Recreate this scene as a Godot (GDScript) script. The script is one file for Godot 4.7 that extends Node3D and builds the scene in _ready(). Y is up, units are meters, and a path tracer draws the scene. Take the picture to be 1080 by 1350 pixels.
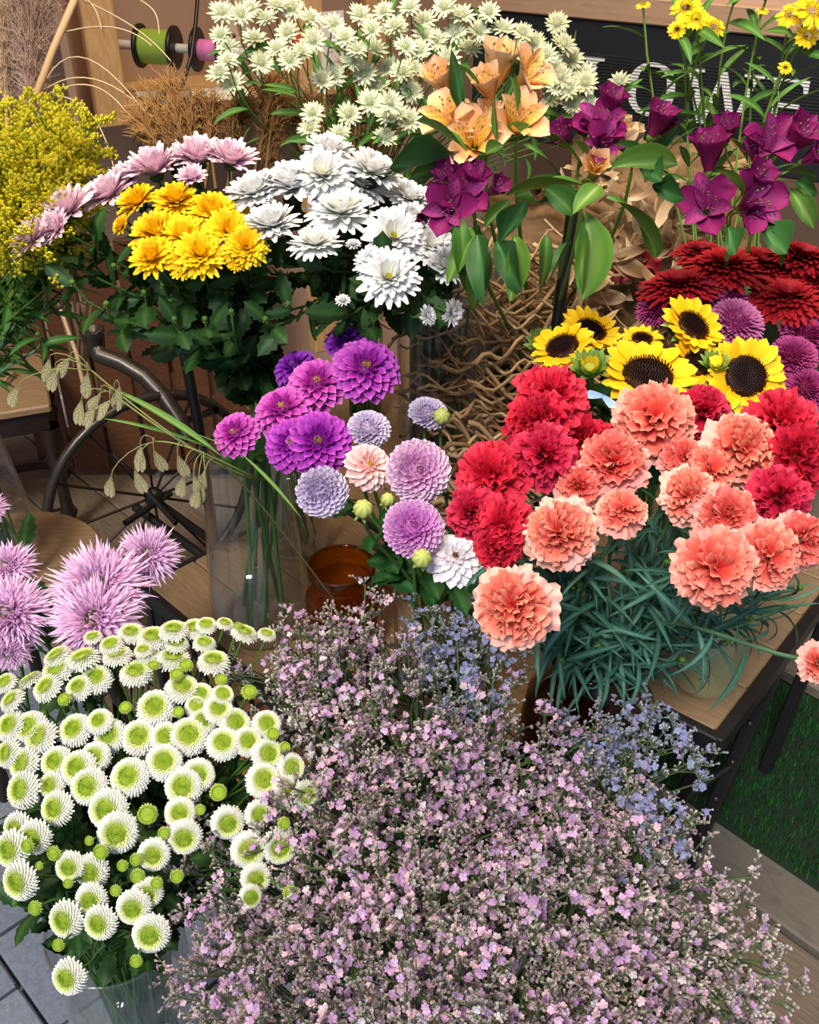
extends Node3D

const FL := 1383.96
var CAM := Vector3(0, 1.5, 0)
var RT := Vector3(1, 0, 0)
var UPV := Vector3(0, 0.81915, -0.57358)
var FW := Vector3(0, -0.57358, -0.81915)
var rng := RandomNumberGenerator.new()
var used := {}
var M := {}
var TABLE_H := 0.45

# ------------------------------------------------------------------ mesh collector
class MB:
	var v := PackedVector3Array()
	var n := PackedVector3Array()
	var c := PackedColorArray()
	var ix := PackedInt32Array()

	func grid(nu: int, nv: int, p: PackedVector3Array, cc: PackedColorArray, wrap := false) -> void:
		var b := v.size()
		v.append_array(p)
		c.append_array(cc)
		var nn := PackedVector3Array()
		nn.resize(p.size())
		var last := nv if wrap else nv - 1
		for i in nu - 1:
			for j in last:
				var a := i * nv + j
				var d := i * nv + (j + 1) % nv
				var e := a + nv
				var f := d + nv
				var k1 := (p[e] - p[a]).cross(p[d] - p[a])
				var k2 := (p[e] - p[d]).cross(p[f] - p[d])
				nn[a] += k1
				nn[d] += k1 + k2
				nn[e] += k1 + k2
				nn[f] += k2
				ix.append(b + a); ix.append(b + d); ix.append(b + e)
				ix.append(b + d); ix.append(b + f); ix.append(b + e)
		for i in nn.size():
			nn[i] = nn[i].normalized() if nn[i].length_squared() > 1e-24 else Vector3.UP
		n.append_array(nn)

	func tube(p: PackedVector3Array, r0: float, r1: float, sides: int, c0: Color, c1: Color) -> void:
		var k := p.size()
		var pts := PackedVector3Array()
		var cols := PackedColorArray()
		var nor := Vector3.ZERO
		for i in k:
			var t := (p[mini(i + 1, k - 1)] - p[maxi(i - 1, 0)]).normalized()
			if i == 0:
				nor = t.cross(Vector3(0.31, 0.17, 0.93)).normalized()
			nor = (nor - t * nor.dot(t)).normalized()
			var bi := nor.cross(t)
			var f := float(i) / (k - 1)
			var r := lerpf(r0, r1, f)
			var cl := c0.lerp(c1, f)
			for j in sides:
				var a := TAU * j / sides
				pts.append(p[i] + (nor * cos(a) + bi * sin(a)) * r)
				cols.append(cl)
		grid(k, sides, pts, cols, true)

	func lathe(prof: PackedVector2Array, seg: int, cl: Color, at := Vector3.ZERO, wob := 0.0) -> void:
		var pts := PackedVector3Array()
		var cols := PackedColorArray()
		for q in prof:
			for j in seg:
				var a := TAU * j / seg
				var r := q.x * (1.0 + wob * sin(a * 12.0))
				pts.append(at + Vector3(r * cos(a), q.y, r * sin(a)))
				cols.append(cl)
		grid(prof.size(), seg, pts, cols, true)

	func quad(a: Vector3, b: Vector3, d: Vector3, e: Vector3, cl: Color) -> void:
		var o := v.size()
		var k := (d - a).cross(b - a).normalized()
		for q in [a, b, d, e]:
			v.append(q); n.append(k); c.append(cl)
		for q in [0, 1, 2, 0, 2, 3]:
			ix.append(o + q)

	# box with chamfered edges
	func box(at: Vector3, s: Vector3, cl: Color, ba := Basis(), ch := 0.002) -> void:
		var h := s * 0.5
		ch = minf(ch, minf(h.x, minf(h.y, h.z)) * 0.6)
		var ax := [Vector3.RIGHT, Vector3.UP, Vector3.BACK]
		for k in 3:
			for sg in [-1.0, 1.0]:
				var u: Vector3 = ax[(k + 1) % 3]
				var w: Vector3 = ax[(k + 2) % 3]
				var nrm: Vector3 = ax[k] * sg
				var hu := h[(k + 1) % 3] - ch
				var hw := h[(k + 2) % 3] - ch
				var o: Vector3 = nrm * h[k]
				var q := [o - u * hu - w * hw, o + u * hu - w * hw, o + u * hu + w * hw, o - u * hu + w * hw]
				if sg > 0:
					quad(at + ba * q[3], at + ba * q[2], at + ba * q[1], at + ba * q[0], cl)
				else:
					quad(at + ba * q[0], at + ba * q[1], at + ba * q[2], at + ba * q[3], cl)
				# chamfer strips toward +u neighbours
				for su in [-1.0, 1.0]:
					var a1: Vector3 = o + u * hu * su - w * hw
					var a2: Vector3 = o + u * hu * su + w * hw
					var m: Vector3 = nrm * (h[k] - ch) + u * (h[(k + 1) % 3]) * su
					var b1: Vector3 = m - w * hw
					var b2: Vector3 = m + w * hw
					if sg * su > 0:
						quad(at + ba * a1, at + ba * a2, at + ba * b2, at + ba * b1, cl)
					else:
						quad(at + ba * a2, at + ba * a1, at + ba * b1, at + ba * b2, cl)

	func ball(at: Vector3, r: Vector3, seg: int, cl: Color, ba := Basis()) -> void:
		var pts := PackedVector3Array()
		var cols := PackedColorArray()
		var rows := maxi(3, seg / 2 + 1)
		for i in rows:
			var a := -PI / 2 + PI * i / (rows - 1)
			for j in seg:
				var b := TAU * j / seg
				pts.append(at + ba * (Vector3(cos(a) * cos(b), sin(a), cos(a) * sin(b)) * r))
				cols.append(cl)
		grid(rows, seg, pts, cols, true)

	func put(o: MB, xf: Transform3D, tint := Color.WHITE) -> void:
		var b := v.size()
		var ba := xf.basis.orthonormalized()
		for i in o.v.size():
			v.append(xf * o.v[i])
			n.append(ba * o.n[i])
			c.append(o.c[i] * tint)
		for i in o.ix.size():
			ix.append(b + o.ix[i])

	func mesh() -> ArrayMesh:
		var arr := []
		arr.resize(Mesh.ARRAY_MAX)
		arr[Mesh.ARRAY_VERTEX] = v
		arr[Mesh.ARRAY_NORMAL] = n
		arr[Mesh.ARRAY_COLOR] = c
		arr[Mesh.ARRAY_INDEX] = ix
		var m := ArrayMesh.new()
		m.add_surface_from_arrays(Mesh.PRIMITIVE_TRIANGLES, arr)
		return m

# ------------------------------------------------------------------ small helpers
func P(px: float, py: float, z: float) -> Vector3:
	return CAM + (FW + RT * ((px - 540.0) / FL) + UPV * ((675.0 - py) / FL)) * z

func PH(px: float, py: float, h: float) -> Vector3:
	var d := FW + RT * ((px - 540.0) / FL) + UPV * ((675.0 - py) / FL)
	return CAM + d * ((h - CAM.y) / d.y)

func face(fx: float, fy: float) -> Vector3:
	var fz := sqrt(maxf(0.03, 1.0 - fx * fx - fy * fy))
	return (RT * fx + UPV * fy - FW * fz).normalized()

func H(s: String) -> Color:
	return Color.html(s).srgb_to_linear()

func R(a: float, b: float) -> float:
	return rng.randf_range(a, b)

func axis_basis(n: Vector3, spin := 0.0) -> Basis:
	var y := n.normalized()
	var x := y.cross(Vector3(0.13, 0.21, 0.97)).normalized()
	if x.length() < 0.5:
		x = y.cross(Vector3.RIGHT).normalized()
	var z := x.cross(y).normalized()
	return Basis(x, y, z) * Basis(Vector3.UP, spin)

func dir_basis(z: Vector3, up: Vector3) -> Basis:
	var zz := z.normalized()
	var x := up.cross(zz)
	if x.length() < 1e-4:
		x = Vector3.RIGHT.cross(zz)
	x = x.normalized()
	return Basis(x, zz.cross(x).normalized(), zz)

func bez(a: Vector3, b: Vector3, d: Vector3, e: Vector3, k: int) -> PackedVector3Array:
	var o := PackedVector3Array()
	for i in k + 1:
		o.append(a.bezier_interpolate(b, d, e, float(i) / k))
	return o

func numbered(called: String) -> String:
	if not used.has(called):
		used[called] = 0
		return called
	used[called] += 1
	return "%s_%03d" % [called, used[called]]

func tag(o: Node, label: String, cat: String, group := "", kind := "") -> void:
	if label: o.set_meta("label", label)
	if cat: o.set_meta("category", cat)
	if group: o.set_meta("group", group)
	if kind: o.set_meta("kind", kind)

func thing(called: String, label: String, cat: String, at := Vector3.ZERO, group := "") -> Node3D:
	var o := Node3D.new()
	o.name = numbered(called)
	add_child(o)
	o.position = at
	tag(o, label, cat, group)
	return o

func part(par: Node, called: String, m: Mesh, mt: Material, xf := Transform3D()) -> MeshInstance3D:
	var o := MeshInstance3D.new()
	o.name = called
	o.mesh = m
	o.material_override = mt
	o.transform = xf
	par.add_child(o, true)
	return o

func struct(called: String, m: Mesh, mt: Material, label: String, xf := Transform3D()) -> MeshInstance3D:
	var o := MeshInstance3D.new()
	o.name = called
	o.mesh = m
	o.material_override = mt
	o.transform = xf
	add_child(o, true)
	tag(o, label, "", "", "structure")
	return o

func boxmesh(s: Vector3, ch := 0.002) -> ArrayMesh:
	var b := MB.new()
	b.box(Vector3.ZERO, s, Color.WHITE, Basis(), ch)
	return b.mesh()

func fnt(freq: float, sd: int, oct := 4) -> FastNoiseLite:
	var f := FastNoiseLite.new()
	f.seed = sd
	f.frequency = freq
	f.noise_type = FastNoiseLite.TYPE_SIMPLEX_SMOOTH
	f.fractal_octaves = oct
	return f

func ramp(cs: Array) -> Gradient:
	var g := Gradient.new()
	var o := PackedFloat32Array()
	var k := PackedColorArray()
	for i in cs.size():
		o.append(float(i) / (cs.size() - 1))
		k.append(Color.html(cs[i]))
	g.offsets = o
	g.colors = k
	return g

func noise_mat(cs: Array, scale: Vector3, rough: float, freq := 0.02, sd := 1, bump := 0.0, world := false) -> StandardMaterial3D:
	var t := NoiseTexture2D.new()
	t.width = 256; t.height = 256
	t.seamless = true
	t.noise = fnt(freq, sd, 5)
	t.color_ramp = ramp(cs)
	var m := StandardMaterial3D.new()
	m.albedo_texture = t
	m.uv1_triplanar = true
	m.uv1_world_triplanar = world
	m.uv1_scale = scale
	m.roughness = rough
	if bump > 0.0:
		var b := NoiseTexture2D.new()
		b.width = 256; b.height = 256
		b.seamless = true
		b.noise = fnt(freq * 1.6, sd + 3, 5)
		m.heightmap_enabled = true
		m.heightmap_texture = b
		m.heightmap_scale = bump
	return m

func flat_mat(hex: String, rough: float, metal := 0.0) -> StandardMaterial3D:
	var m := StandardMaterial3D.new()
	m.albedo_color = Color.html(hex)
	m.roughness = rough
	m.metallic = metal
	return m

func vc_mat(rough: float, back: float, backc := "ffffff") -> StandardMaterial3D:
	var m := StandardMaterial3D.new()
	m.vertex_color_use_as_albedo = true
	m.roughness = rough
	m.metallic_specular = 0.35
	if back > 0.0:
		m.backlight_enabled = true
		var b := Color.html(backc)
		m.backlight = Color(b.r * back, b.g * back, b.b * back)
	return m

func glass_mat(hex: String, alpha: float) -> StandardMaterial3D:
	var m := StandardMaterial3D.new()
	m.transparency = BaseMaterial3D.TRANSPARENCY_ALPHA
	var k := Color.html(hex)
	m.albedo_color = Color(k.r, k.g, k.b, alpha)
	m.roughness = 0.04
	return m

func solid_glass(c: Color) -> StandardMaterial3D:
	var m := StandardMaterial3D.new()
	m.refraction_enabled = true
	m.refraction_scale = 0.05
	m.transparency = BaseMaterial3D.TRANSPARENCY_ALPHA
	m.albedo_color = Color(c.r, c.g, c.b, 0.04)
	m.roughness = 0.05
	return m

func materials() -> void:
	M.petal = vc_mat(0.6, 0.35)
	M.thick = vc_mat(0.5, 0.0)
	M.leaf = vc_mat(0.5, 0.25)
	M.stem = vc_mat(0.5, 0.0)
	M.dry = vc_mat(0.85, 0.3)
	M.glass = glass_mat("8a9490", 0.022)
	M.greenglass = glass_mat("c8cf9a", 0.22)
	M.water = glass_mat("66745e", 0.09)
	M.amber = solid_glass(Color(0.80, 0.46, 0.08))
	M.brown = solid_glass(Color(0.50, 0.24, 0.09))
	M.iron = noise_mat(["0c0c0e", "18181a", "121214"], Vector3(9, 9, 9), 0.42, 0.03, 5)
	M.gunmetal = noise_mat(["2c2927", "4a4540", "38332f"], Vector3(6, 6, 6), 0.35, 0.02, 6)
	M.gunmetal.metallic = 0.6
	M.pine = noise_mat(["b98b57", "dcb583", "cda26c", "e3bf8f"], Vector3(2.0, 14.0, 14.0), 0.6, 0.015, 7)
	M.pineup = noise_mat(["b98b57", "dcb583", "cda26c", "e3bf8f"], Vector3(14.0, 2.0, 14.0), 0.6, 0.015, 7)
	M.crate = noise_mat(["3a2010", "5c361c", "4a2a14", "6a4222"], Vector3(2.0, 12.0, 12.0), 0.6, 0.02, 8)
	M.orange = noise_mat(["b06a34", "d99a5e", "c98248", "e0a66c"], Vector3(2.0, 12.0, 12.0), 0.6, 0.02, 9)
	M.tablewood = noise_mat(["735b42", "947958", "83694c", "9c8262"], Vector3(2.0, 14.0, 14.0), 0.5, 0.02, 10)
	M.palewood = noise_mat(["7a6347", "977e60", "887055", "a08a6c"], Vector3(2.0, 14.0, 14.0), 0.55, 0.02, 11)
	M.darkwood = noise_mat(["120c0a", "261a14", "1a120e"], Vector3(3, 9, 9), 0.35, 0.02, 12)
	for i in 3:
		M["plank%d" % i] = noise_mat([["50443a", "6f6052", "605246", "7a6a5a"], ["574b40", "766758", "665a4d", "807062"], ["4a3f33", "685947", "594d40", "736453"]][i], Vector3(1.6, 9.0, 12.0), 0.55, 0.02, 20 + i, 0.08)
	for i in 3:
		M["slate%d" % i] = noise_mat([["5f6878", "788292", "6b7484", "8a8f98"], ["586171", "727c8b", "656f7e", "808993"], ["66707e", "7f8996", "737b88", "9a9a98"]][i], Vector3(5, 5, 5), 0.7, 0.03, 30 + i, 0.08)
	M.greywood = noise_mat(["4d4944", "7a746c", "615c55", "8b857c"], Vector3(1.6, 12.0, 12.0), 0.75, 0.02, 41, 0.1)
	M.threshold = noise_mat(["59544d", "6c665d", "625c54"], Vector3(3, 8, 8), 0.7, 0.02, 42)
	M.wall = noise_mat(["a98c78", "b29582", "ae917d"], Vector3(1.2, 1.2, 1.2), 0.85, 0.01, 50)
	M.ceil = flat_mat("d8d0c4", 0.9)
	M.base = flat_mat("b9bcc4", 0.6)
	M.board = noise_mat(["10141a", "181d24", "141920"], Vector3(3, 3, 3), 0.55, 0.02, 51)
	M.letter = flat_mat("e6e9ea", 0.7)
	M.black = flat_mat("0b0b0d", 0.4)
	M.ledge = noise_mat(["9a7a62", "b6967c", "a8876e"], Vector3(1.5, 10.0, 10.0), 0.6, 0.02, 52)
	M.mat = flat_mat("0e2412", 0.9)
	M.kraft = noise_mat(["6f5538", "8a6c48", "7c6040"], Vector3(6, 6, 6), 0.75, 0.03, 53, 0.1)
	M.redcloth = noise_mat(["a82a32", "c4404a", "b63440"], Vector3(8, 8, 8), 0.8, 0.03, 54)

# ------------------------------------------------------------------ petals and leaves
# grows along +Z from the origin, face towards +Y. tm: widest place, b0: base width, tp: tip roundness, curl: bend along the length (radians, + = up)
func petal(mb: MB, xf: Transform3D, L: float, W: float, nl: int, nw: int, tm: float, b0: float, tp: float, curl: float, cup: float, ruf: float, ser: float, ca: Color, cb: Color, ce: Color, streak := 0.0, sc := Color.BLACK) -> void:
	var pts := PackedVector3Array()
	var cols := PackedColorArray()
	var y := 0.0
	var z := 0.0
	var ph := rng.randf() * TAU
	var fq := R(2.2, 3.4)
	var js := PackedFloat32Array()
	for j in nw + 1:
		js.append(R(-1.0, 1.0))
	for i in nl + 1:
		var t := float(i) / nl
		if i > 0:
			var a := curl * (t - 0.5 / nl)
			y += sin(a) * L / nl
			z += cos(a) * L / nl
		var w := 0.0
		if t < tm:
			w = b0 + (1.0 - b0) * sin(t / tm * PI / 2)
		else:
			var q := (t - tm) / maxf(1e-4, 1.0 - tm)
			w = pow(maxf(0.0, 1.0 - q * q), tp)
		w = maxf(w, 0.03 if tp >= 0.5 else 0.36) * W * 0.5
		var nrm := Vector3(0, cos(curl * t), -sin(curl * t))
		var tan := Vector3(0, sin(curl * t), cos(curl * t))
		for j in nw + 1:
			var s := -1.0 + 2.0 * j / nw
			var p := Vector3(s * w, y, z)
			p += nrm * (cup * s * s * w + ruf * t * t * L * sin(s * fq * PI + ph))
			if ser > 0.0:
				p += tan * (ser * L * t * t * (js[j] - 0.9 * s * s))
			pts.append(xf * p)
			var cc := ca.lerp(cb, t)
			var e := maxf(absf(s), 0.0)
			cc = cc.lerp(ce, clampf(maxf(pow(e, 4.0) * t, pow(t, 6.0)), 0.0, 1.0) * 0.8)
			if streak > 0.0 and t > 0.12 and t < 0.8:
				if (j + i * 2) % 3 == 0:
					cc = cc.lerp(sc, streak)
			cols.append(cc)
	mb.grid(nl + 1, nw + 1, pts, cols)

func pxf(az: float, elev: float, r0: float, y0: float, s := 1.0, roll := 0.0) -> Transform3D:
	var b := Basis(Vector3.UP, az)
	return Transform3D(b * Basis(Vector3.RIGHT, -elev) * Basis(Vector3.BACK, roll) * Basis.from_scale(Vector3.ONE * s), b * Vector3(0, y0, r0))

func bloom_root(m: Mesh, mt: Material, called := "flower_head") -> MeshInstance3D:
	var o := MeshInstance3D.new()
	o.name = called
	o.mesh = m
	o.material_override = mt
	return o

func calyx(mb: MB, r: float, h: float, cl: Color) -> void:
	mb.lathe(PackedVector2Array([Vector2(r * 0.35, -h), Vector2(r * 0.9, -h * 0.6), Vector2(r, -h * 0.1), Vector2(r * 0.8, 0.0), Vector2(0.001, 0.01)]), 8, cl)

# daisy-shaped chrysanthemum; all blooms are 1 wide
func b_mum(ca: Color, cb: Color, ce: Color, disc: Color, open: float, sd: int, layers := 4) -> Node3D:
	rng.seed = sd
	var mb := MB.new()
	for l in layers:
		var f := float(l) / maxi(1, layers - 1)
		var cnt := 24 - int(f * 7)
		for k in cnt:
			var el := lerpf(0.02, 1.05, f) + open + R(-0.10, 0.10)
			var L := lerpf(0.46, 0.27, f) * R(0.92, 1.06)
			petal(mb, pxf(TAU * (k + 0.37 * l) / cnt + R(-0.07, 0.07), el, 0.045, 0.02 + 0.02 * f, 1.0, R(-0.25, 0.25)), L, R(0.105, 0.13), 4, 2, 0.66, 0.45, 0.42, R(-0.5, 0.15) + 0.3 * f, 0.30, 0.0, 0.0, ca, cb, ce)
	var root := bloom_root(mb.mesh(), M.petal, "ray_petals")
	var d := MB.new()
	for k in 26:
		var r := 0.075 * sqrt(k / 26.0)
		d.ball(Vector3(cos(k * 2.4) * r, 0.075 - r * 0.5, sin(k * 2.4) * r), Vector3(0.016, 0.02, 0.016), 5, disc.lerp(H("8a9a20"), R(0, 0.3)))
	part(root, "disc", d.mesh(), M.thick)
	var c := MB.new()
	calyx(c, 0.11, 0.09, H("4a6a38"))
	part(root, "calyx", c.mesh(), M.stem)
	return root

# pompon with tight green eye. kind 0 open, 1 half open, 2 green bud
func b_button(kind: int, sd: int) -> Node3D:
	rng.seed = sd
	var mb := MB.new()
	var cen := MB.new()
	var eye: float = [0.20, 0.24, 0.30][kind]
	var n: int = [210, 180, 80][kind]
	for k in n:
		var f := (k + 0.5) / n
		var r0 := lerpf(eye * 0.85, 0.27, sqrt(f))
		var el := lerpf(1.15, -0.30, pow(f, 0.9)) + R(-0.1, 0.1)
		var L: float = lerpf(0.11, 0.21, f) * R(0.92, 1.06) * ([1.0, 0.9, 0.7][kind])
		var y := 0.16 - 0.14 * f * f
		var b0 := H("c4d866").lerp(H("e6edc8"), smoothstep(0.0, 0.35, f))
		var b1 := H("d8e090").lerp(H("eeeee8"), smoothstep(0.0, 0.3, f))
		if kind == 2:
			b0 = H("7fa01c")
			b1 = H("9cbc34").lerp(H("c4d478"), f)
		petal(mb, pxf(k * 2.39996, el, r0 * ([1.0, 1.0, 0.9][kind]), y, 1.0, R(-0.15, 0.15)), L, R(0.075, 0.092), 2, 2, 0.7, 0.6, 0.42, -0.5, 0.4, 0.0, 0.0, b0, b1, b1)
	for k in 90:
		var f := (k + 0.5) / 90.0
		var r := eye * sqrt(f)
		var cc := H("a8c838").lerp(H("d4e27c"), smoothstep(0.1, 1.0, f)).lerp(H("b8d048"), R(0, 0.6))
		petal(cen, pxf(k * 2.39996, 1.5 - 0.5 * f + R(-0.1, 0.1), r, 0.185 - 0.02 * cos(f * 3.0) - 0.03 * f), 0.07, 0.05, 2, 2, 0.6, 0.7, 0.5, 0.8, 0.5, 0, 0, cc, cc.lerp(H("c8d850"), 0.3), cc)
	cen.ball(Vector3(0, 0.09, 0), Vector3(eye * 1.05, 0.095, eye * 1.05), 12, H("b4cc48"))
	mb.ball(Vector3(0, 0.03, 0), Vector3(0.29, 0.12, 0.29), 10, H("ccd4a4") if kind < 2 else H("7a9a20"))
	var root := bloom_root(mb.mesh(), M.petal, "ray_petals")
	part(root, "green_eye", cen.mesh(), M.petal)
	var c := MB.new()
	calyx(c, 0.26, 0.12, H("4c6e30"))
	part(root, "calyx", c.mesh(), M.stem)
	return root

# ball and decorative dahlias: every petal a mesh of its own
func b_dahlia(ca: Color, cb: Color, ce: Color, deco: bool, n: int, eye: Color, sd: int) -> Node3D:
	rng.seed = sd
	var core := MB.new()
	core.ball(Vector3(0, 0.06, 0), Vector3(0.19, 0.15, 0.19), 10, ca.lerp(Color.BLACK, 0.3))
	for k in 18:
		var r := 0.055 * sqrt(k / 18.0)
		core.ball(Vector3(cos(k * 2.4) * r, (0.235 if deco else 0.235) - r * 0.4, sin(k * 2.4) * r), Vector3(0.013, 0.03, 0.013), 5, eye)
	var root := bloom_root(core.mesh(), M.thick, "flower_head")
	var ms := []
	for q in 4:
		var mb := MB.new()
		if deco:
			petal(mb, Transform3D(), 1.0, 0.62, 5, 4, 0.55, 0.35, 0.6, -0.55 + 0.12 * q, 0.55, 0.0, 0.0, ca, cb, ce)
		else:
			petal(mb, Transform3D(), 1.0, 0.95, 5, 4, 0.6, 0.5, 0.5, 0.35 - 0.1 * q, 0.85, 0.0, 0.0, ca, cb, ce)
		ms.append(mb.mesh())
	var inner := []
	for q in 2:
		var mb := MB.new()
		petal(mb, Transform3D(), 1.0, 0.62 if deco else 0.95, 5, 4, 0.58, 0.4, 0.55, 0.3 - 0.3 * q, 0.7, 0.0, 0.0, ca.lerp(Color.BLACK, 0.12), ca.lerp(cb, 0.55), cb)
		inner.append(mb.mesh())
	for k in n:
		var f := (k + 0.8) / n
		var r := sqrt(f)
		var al := r * (1.75 if deco else 1.95)
		var s := lerpf(0.07, 0.30, smoothstep(0.12, 1.0, r)) if deco else lerpf(0.075, 0.205, smoothstep(0.1, 0.95, r))
		var rr := 0.20 if deco else 0.27
		var p := Vector3(sin(al) * rr, 0.06 + cos(al) * 0.15, 0)
		var el := PI / 2 - al * (0.95 if deco else 0.88)
		var t := pxf(k * 2.39996 + R(-0.05, 0.05), el + R(-0.06, 0.06), p.x * 0.85, p.y, s * R(0.95, 1.05), R(-0.12, 0.12))
		part(root, "petal", inner[k % 2] if r < 0.5 else ms[k % 4], M.petal, t)
	var c := MB.new()
	calyx(c, 0.13, 0.14, H("5a7434"))
	part(root, "calyx", c.mesh(), M.stem)
	return root

func b_carnation(ca: Color, cb: Color, ce: Color, outer: Color, n: int, sd: int) -> Node3D:
	rng.seed = sd
	var core := MB.new()
	core.lathe(PackedVector2Array([Vector2(0.055, -0.36), Vector2(0.10, -0.32), Vector2(0.105, -0.12), Vector2(0.12, 0.0), Vector2(0.09, 0.02)]), 10, H("5f7d52"))
	for k in 5:
		petal(core, pxf(TAU * k / 5, 1.15, 0.10, -0.05), 0.09, 0.09, 2, 2, 0.3, 0.9, 1.0, 0, 0.2, 0, 0, H("5f7d52"), H("6d8a5c"), H("7d9a68"))
	var root := bloom_root(core.mesh(), M.stem, "calyx")
	var mi := []
	var mo := []
	for q in 6:
		var a := MB.new()
		petal(a, Transform3D(), 1.0, R(0.80, 1.1), 8, 12, 1.0, 0.12, 1.0, R(-0.8, 0.7), R(-0.3, 0.3), R(0.085, 0.125), 0.06, ca, cb, ce)
		mi.append(a.mesh())
		var o := MB.new()
		petal(o, Transform3D(), 1.0, R(0.95, 1.2), 8, 12, 1.0, 0.10, 1.0, R(-0.7, 0.0), R(-0.2, 0.2), R(0.045, 0.075), 0.06, ca.lerp(outer, 0.5), outer, outer.lerp(ce, 0.5))
		mo.append(o.mesh())
	for k in n:
		var f := (k + 0.5) / n
		var al := pow(f, 0.62) * 1.66
		var s := lerpf(0.34, 0.52, f) * R(0.90, 1.06)
		var is_o := f > 0.74
		var t := pxf(k * 2.39996 + R(-0.25, 0.25), PI / 2 - al + R(-0.2, 0.2), 0.02 * f, -0.10 * f - 0.05 + 0.04 * R(-1, 1), s, R(-0.9, 0.9) if not is_o else R(-0.2, 0.2))
		part(root, "petal", (mo if is_o else mi)[k % 6], M.petal, t)
	return root

func b_sunflower(sd: int) -> Node3D:
	rng.seed = sd
	var d := MB.new()
	d.lathe(PackedVector2Array([Vector2(0.10, -0.05), Vector2(0.25, -0.02), Vector2(0.26, 0.02), Vector2(0.21, 0.055), Vector2(0.12, 0.05), Vector2(0.001, 0.035)]), 20, H("241410"))
	for k in 240:
		var r := 0.255 * sqrt((k + 0.5) / 240.0)
		var cc := H("2a1812").lerp(H("1a1210"), R(0, 1)) if r < 0.17 else H("5a3014").lerp(H("2c170c"), R(0, 1))
		if r > 0.225 and k % 3 == 0: cc = H("a8721c")
		var hh := 0.05 + 0.012 * sin(r * 14.0) + (0.02 if r > 0.17 else 0.0)
		d.ball(Vector3(cos(k * 2.4) * r, hh, sin(k * 2.4) * r), Vector3(0.011, 0.022, 0.011), 4, cc)
	var root := bloom_root(d.mesh(), M.thick, "seed_disc")
	var ms := []
	for q in 5:
		var mb := MB.new()
		petal(mb, Transform3D(), 1.0, R(0.5, 0.6), 6, 4, 0.5, 0.45, 0.75, R(-0.5, 0.3), R(-0.3, 0.35), 0.0, 0.0, H("f2b408"), H("fbd414"), H("fdde3c"))
		ms.append(mb.mesh())
	for k in 32:
		var l := k % 2
		part(root, "petal", ms[rng.randi() % 5], M.petal, pxf(TAU * k / 32.0 + R(-0.07, 0.07), 0.12 + 0.22 * l + R(-0.12, 0.12), 0.215, 0.0 + 0.012 * l, R(0.26, 0.32), R(-0.3, 0.3)))
	var c := MB.new()
	for k in 16:
		petal(c, pxf(TAU * k / 16.0, -0.15 + R(-0.2, 0.3), 0.17, -0.045), R(0.2, 0.3), 0.12, 4, 2, 0.3, 0.7, 1.0, R(-0.3, 0.6), 0.2, 0, 0, H("5a8434"), H("82a84c"), H("a8c468"))
	calyx(c, 0.20, 0.10, H("5f8a3c"))
	part(root, "bracts", c.mesh(), M.leaf)
	return root

func b_sunbud(sd: int) -> Node3D:
	rng.seed = sd
	var c := MB.new()
	for l in 3:
		for k in 13:
			petal(c, pxf(TAU * (k + 0.3 * l) / 13.0, 0.55 + 0.2 * l + R(-0.2, 0.2), 0.22 - 0.03 * l, 0.0), R(0.32, 0.42), 0.17, 4, 2, 0.35, 0.7, 1.0, R(0.3, 0.9), 0.3, 0, 0, H("5f8c38"), H("8cb452"), H("b4cc78"))
	calyx(c, 0.25, 0.14, H("5f8a3c"))
	var root := bloom_root(c.mesh(), M.leaf, "bracts")
	var y := MB.new()
	for k in 26:
		petal(y, pxf(TAU * k / 26.0, 1.0 + R(-0.15, 0.2), 0.14, 0.03), R(0.22, 0.30), 0.09, 3, 2, 0.5, 0.6, 0.9, 0.5, 0.3, 0, 0, H("d8c020"), H("f4d420"), H("f8dc40"))
	y.ball(Vector3(0, 0.06, 0), Vector3(0.15, 0.1, 0.15), 10, H("a8b040"))
	part(root, "young_petals", y.mesh(), M.petal)
	return root

# one trumpet of a Peruvian lily
func b_lily(ca: Color, cb: Color, ce: Color, inner: Color, fleck: Color, open: float, sd: int) -> Node3D:
	rng.seed = sd
	var c := MB.new()
	c.lathe(PackedVector2Array([Vector2(0.02, -0.12), Vector2(0.06, -0.06), Vector2(0.065, 0.0), Vector2(0.05, 0.03)]), 8, H("6f9440"))
	for k in 6:
		var pts := bez(Vector3(0, 0.02, 0), Vector3(R(-0.04, 0.04), 0.2, R(-0.04, 0.04)), Vector3(R(-0.08, 0.08), 0.38, R(-0.08, 0.08)), Vector3(R(-0.14, 0.14), 0.50, R(-0.14, 0.14)), 5)
		c.tube(pts, 0.008, 0.006, 4, inner, ce)
		c.ball(pts[5], Vector3(0.016, 0.03, 0.016), 5, H("8a8a50"))
	var root := bloom_root(c.mesh(), M.thick, "floret")
	for k in 6:
		var o := k % 2 == 0
		var mb := MB.new()
		if o:
			petal(mb, Transform3D(), 0.62, 0.38, 8, 6, 0.68, 0.28, 0.55, (-1.05 + R(-0.25, 0.25)) * open, 0.5, 0.035 * open, 0.02, ca, cb, ce)
		else:
			petal(mb, Transform3D(), 0.60, 0.24, 12, 8, 0.62, 0.25, 0.75, (-0.8 + R(-0.3, 0.3)) * open, 0.65, 0.0, 0.0, inner, inner.lerp(cb, 0.55), ce, 0.7 if k != 1 else 0.45, fleck)
		part(root, "petal", mb.mesh(), M.petal, pxf(TAU * k / 6.0, 1.50 - 0.22 * open, 0.05, -0.01, 1.0, R(-0.1, 0.1)))
	return root

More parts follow.
